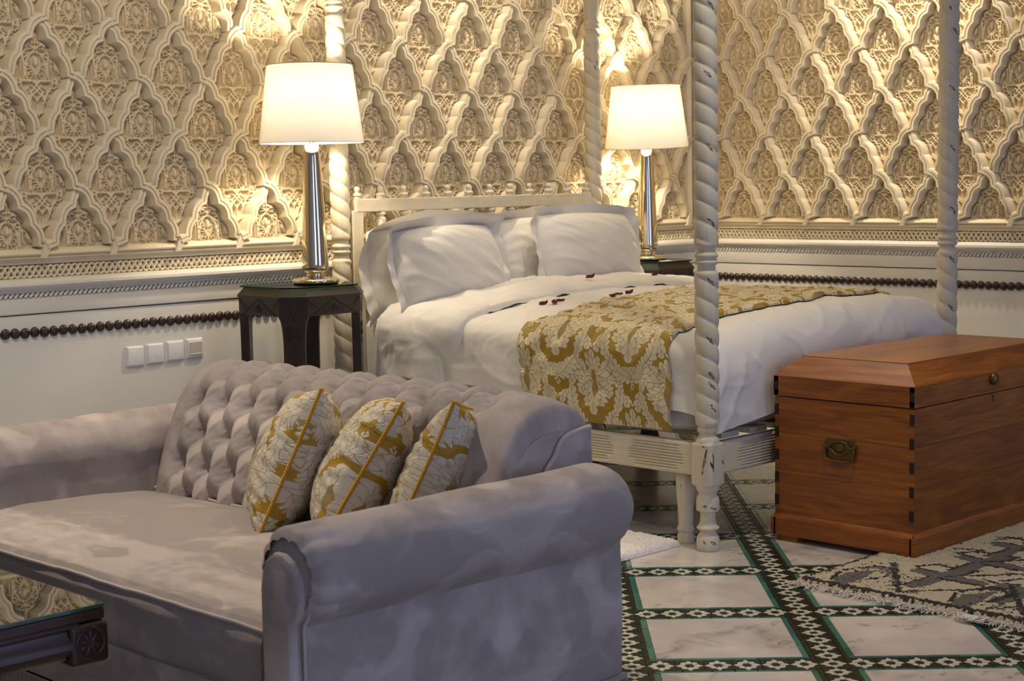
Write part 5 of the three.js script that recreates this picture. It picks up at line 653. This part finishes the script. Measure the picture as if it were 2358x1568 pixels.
// ───────────── coffee table with a glass top ─────────────
{
  const H = 0.432, X1 = -5.25, Z1 = 2.634, L = 0.95, D = 1.15, t = thing('coffee_table', 'dark carved wooden coffee table with glass top in the near left corner', 'coffee table', [X1, 0, Z1]);
  M.tableGlass = phys(0x0e1512, 0.015, { ior: 2.3, specularIntensity: 1, clearcoat: 1, clearcoatRoughness: 0.0 });
  const gl = mesh('glass_top', rbox(L - 0.004, 0.008, D - 0.004, 0.0015, -L / 2, H - 0.004, -D / 2), M.tableGlass, t); gl.userData.label = 'dark reflecting glass top';
  mesh('glass_edge', merged([rbox(L - 0.003, 0.0078, 0.004, 0.001, -L / 2, H - 0.0042, -0.002), rbox(0.004, 0.0078, D - 0.003, 0.001, -0.002, H - 0.0042, -D / 2)]), phys(0x2c4d40, 0.15, { clearcoat: 0.6 }), t);
  mesh('top_frame', uvBox(rbox(L, 0.022, D, 0.004, -L / 2, H - 0.02, -D / 2), 1.5), M.tableWood = phys(0xffffff, 0.38, { map: woodTex([0.12, 0.05, 0.03], [0.20, 0.09, 0.055], [0.27, 0.13, 0.07], 71), clearcoat: 0.4, clearcoatRoughness: 0.25 }), t);
  const ap = [[0, -0.022], [0, -0.03], [-0.008, -0.036], [-0.006, -0.044], [0.002, -0.056], [0.004, -0.07], [-0.004, -0.084], [-0.014, -0.094], [-0.03, -0.096], [-0.03, -0.022]].map(([a, b]) => [a, b + H - 0.008]);
  const w1 = mesh('apron', uvBox(prism(ap, -L + 0.03, -0.06), 1.5), M.tableWood, t); const w2 = mesh('apron', uvBox(prism(ap, 0.06, D - 0.03).rotateY(Math.PI / 2), 1.5), M.tableWood, t);
  for (const [x, z] of [[0, 0], [-L + 0.08, 0], [0, -D + 0.08], [-L + 0.08, -D + 0.08]]) { const ix = x ? 0.14 : -0.14, iz = z ? 0.14 : -0.14;
    const leg = mesh('carved_leg', uvBox(merged([rbox(0.085, 0.085, 0.085, 0.012, x - 0.037, H - 0.075, z - 0.037, 3), grid(24, 30, (u, v) => { const a = u * 2 * Math.PI, y = v * (H - 0.11), k = y / (H - 0.11), r = 0.026 + 0.016 * k * k + 0.008 * Math.exp(-(((y - 0.03) / 0.03) ** 2)); return [x - 0.038 + ix + r * Math.sin(a), y, z - 0.038 + iz + r * Math.cos(a)]; }, null, true)]), 1.5, 'y'), M.tableWood, t);
    if (!x && !z) { const gs = []; const lf = (cx, cy, a, l, wd, face) => { const g = new THREE.SphereGeometry(1, 10, 8).scale(l, wd, 0.004).translate(l * 0.8, 0, 0).rotateZ(a).translate(cx, cy, 0); if (face) g.rotateY(Math.PI / 2).translate(0.005, 0, 0); else g.translate(0, 0, 0.005); gs.push(g); };
      for (const fc of [0, 1]) for (const [a, l] of [[0.3, 0.012], [0.9, 0.014], [1.57, 0.016], [2.2, 0.014], [2.85, 0.012], [-0.4, 0.014], [-1.1, 0.016], [-2.0, 0.016], [-2.75, 0.014]]) lf(fc ? 0.037 : -0.037, H - 0.073, a, l, 0.0045, fc); for (const fc of [0, 1]) { const g = new THREE.TorusGeometry(0.03, 0.004, 6, 20).scale(1, 1, 0.8); g.translate(fc ? 0.037 : -0.037, H - 0.073, 0); if (fc) g.rotateY(Math.PI / 2).translate(0.005, 0, 0); else g.translate(0, 0, 0.005); gs.push(g); } mesh('leaf_carving', merged(gs), M.tableWood, leg); }
  }
}
// ───────────── wall switches ─────────────
{
  const LB = ['white blank cover plate, leftmost of the four on the lower wall', 'white blank cover plate, second from the left on the lower wall', 'white blank cover plate next to the rocker switch', 'white rocker light switch, rightmost of the four wall plates'], mw = phys(0xe9e7e4, 0.35, { clearcoat: 0.2 });
  [[-3.549, 0.6], [-3.459, 0.603], [-3.368, 0.606], [-3.277, 0.609]].forEach(([x, y], i) => {
    const t = thing('wall_plate', LB[i], i === 3 ? 'light switch' : 'wall plate', [x, y, 0.0232], 0, 'switch plates in a row on the wall'); t.rotation.z = 0.01 * (i - 1.5);
    const bend = (w, h, z, b, r) => grid(16, 20, (u, v) => { const p = u * 2 - 1, q = v * 2 - 1, e = Math.min(1 - Math.abs(p), 1 - Math.abs(q)); return [p * w / 2, q * h / 2, z * Math.min(1, Math.sqrt(e / 0.1)) - b * q * q]; });
    mesh('cover', bend(0.081, 0.081, 0.013, 0.004), mw, t); mesh('backing', box(0.078, 0.078, 0.006, 0, 0, 0), mw, t);
    if (i < 3) { const ins = 0.0275; mesh('inset_line', merged([[0, ins, 0.05, 0], [0, -ins, 0.05, 0], [ins, 0, 0.055, 1], [-ins, 0, 0.055, 1]].map(([a, b, l, v]) => rbox(v ? 0.0012 : l, v ? l : 0.0012, 0.0012, 0.0004, a, b, 0.0122 - 0.0018 * (v ? 0.3 : 1)))), mw, t); mesh('screw_cap', new THREE.CylinderGeometry(0.006, 0.0062, 0.001, 20).rotateX(Math.PI / 2).translate(0.003, -0.003, 0.0132), mw, t); }
    else { mesh('rocker', rbox(0.056, 0.046, 0.006, 0.0015).rotateX(0.08).translate(0.001, 0.003, 0.0135), std(0xcfc6b8, 0.4), t); mesh('rocker_lip', rbox(0.058, 0.004, 0.005, 0.0012, 0.001, -0.022, 0.0135), mw, t); }
  });
}
renderer.render(scene, camera);
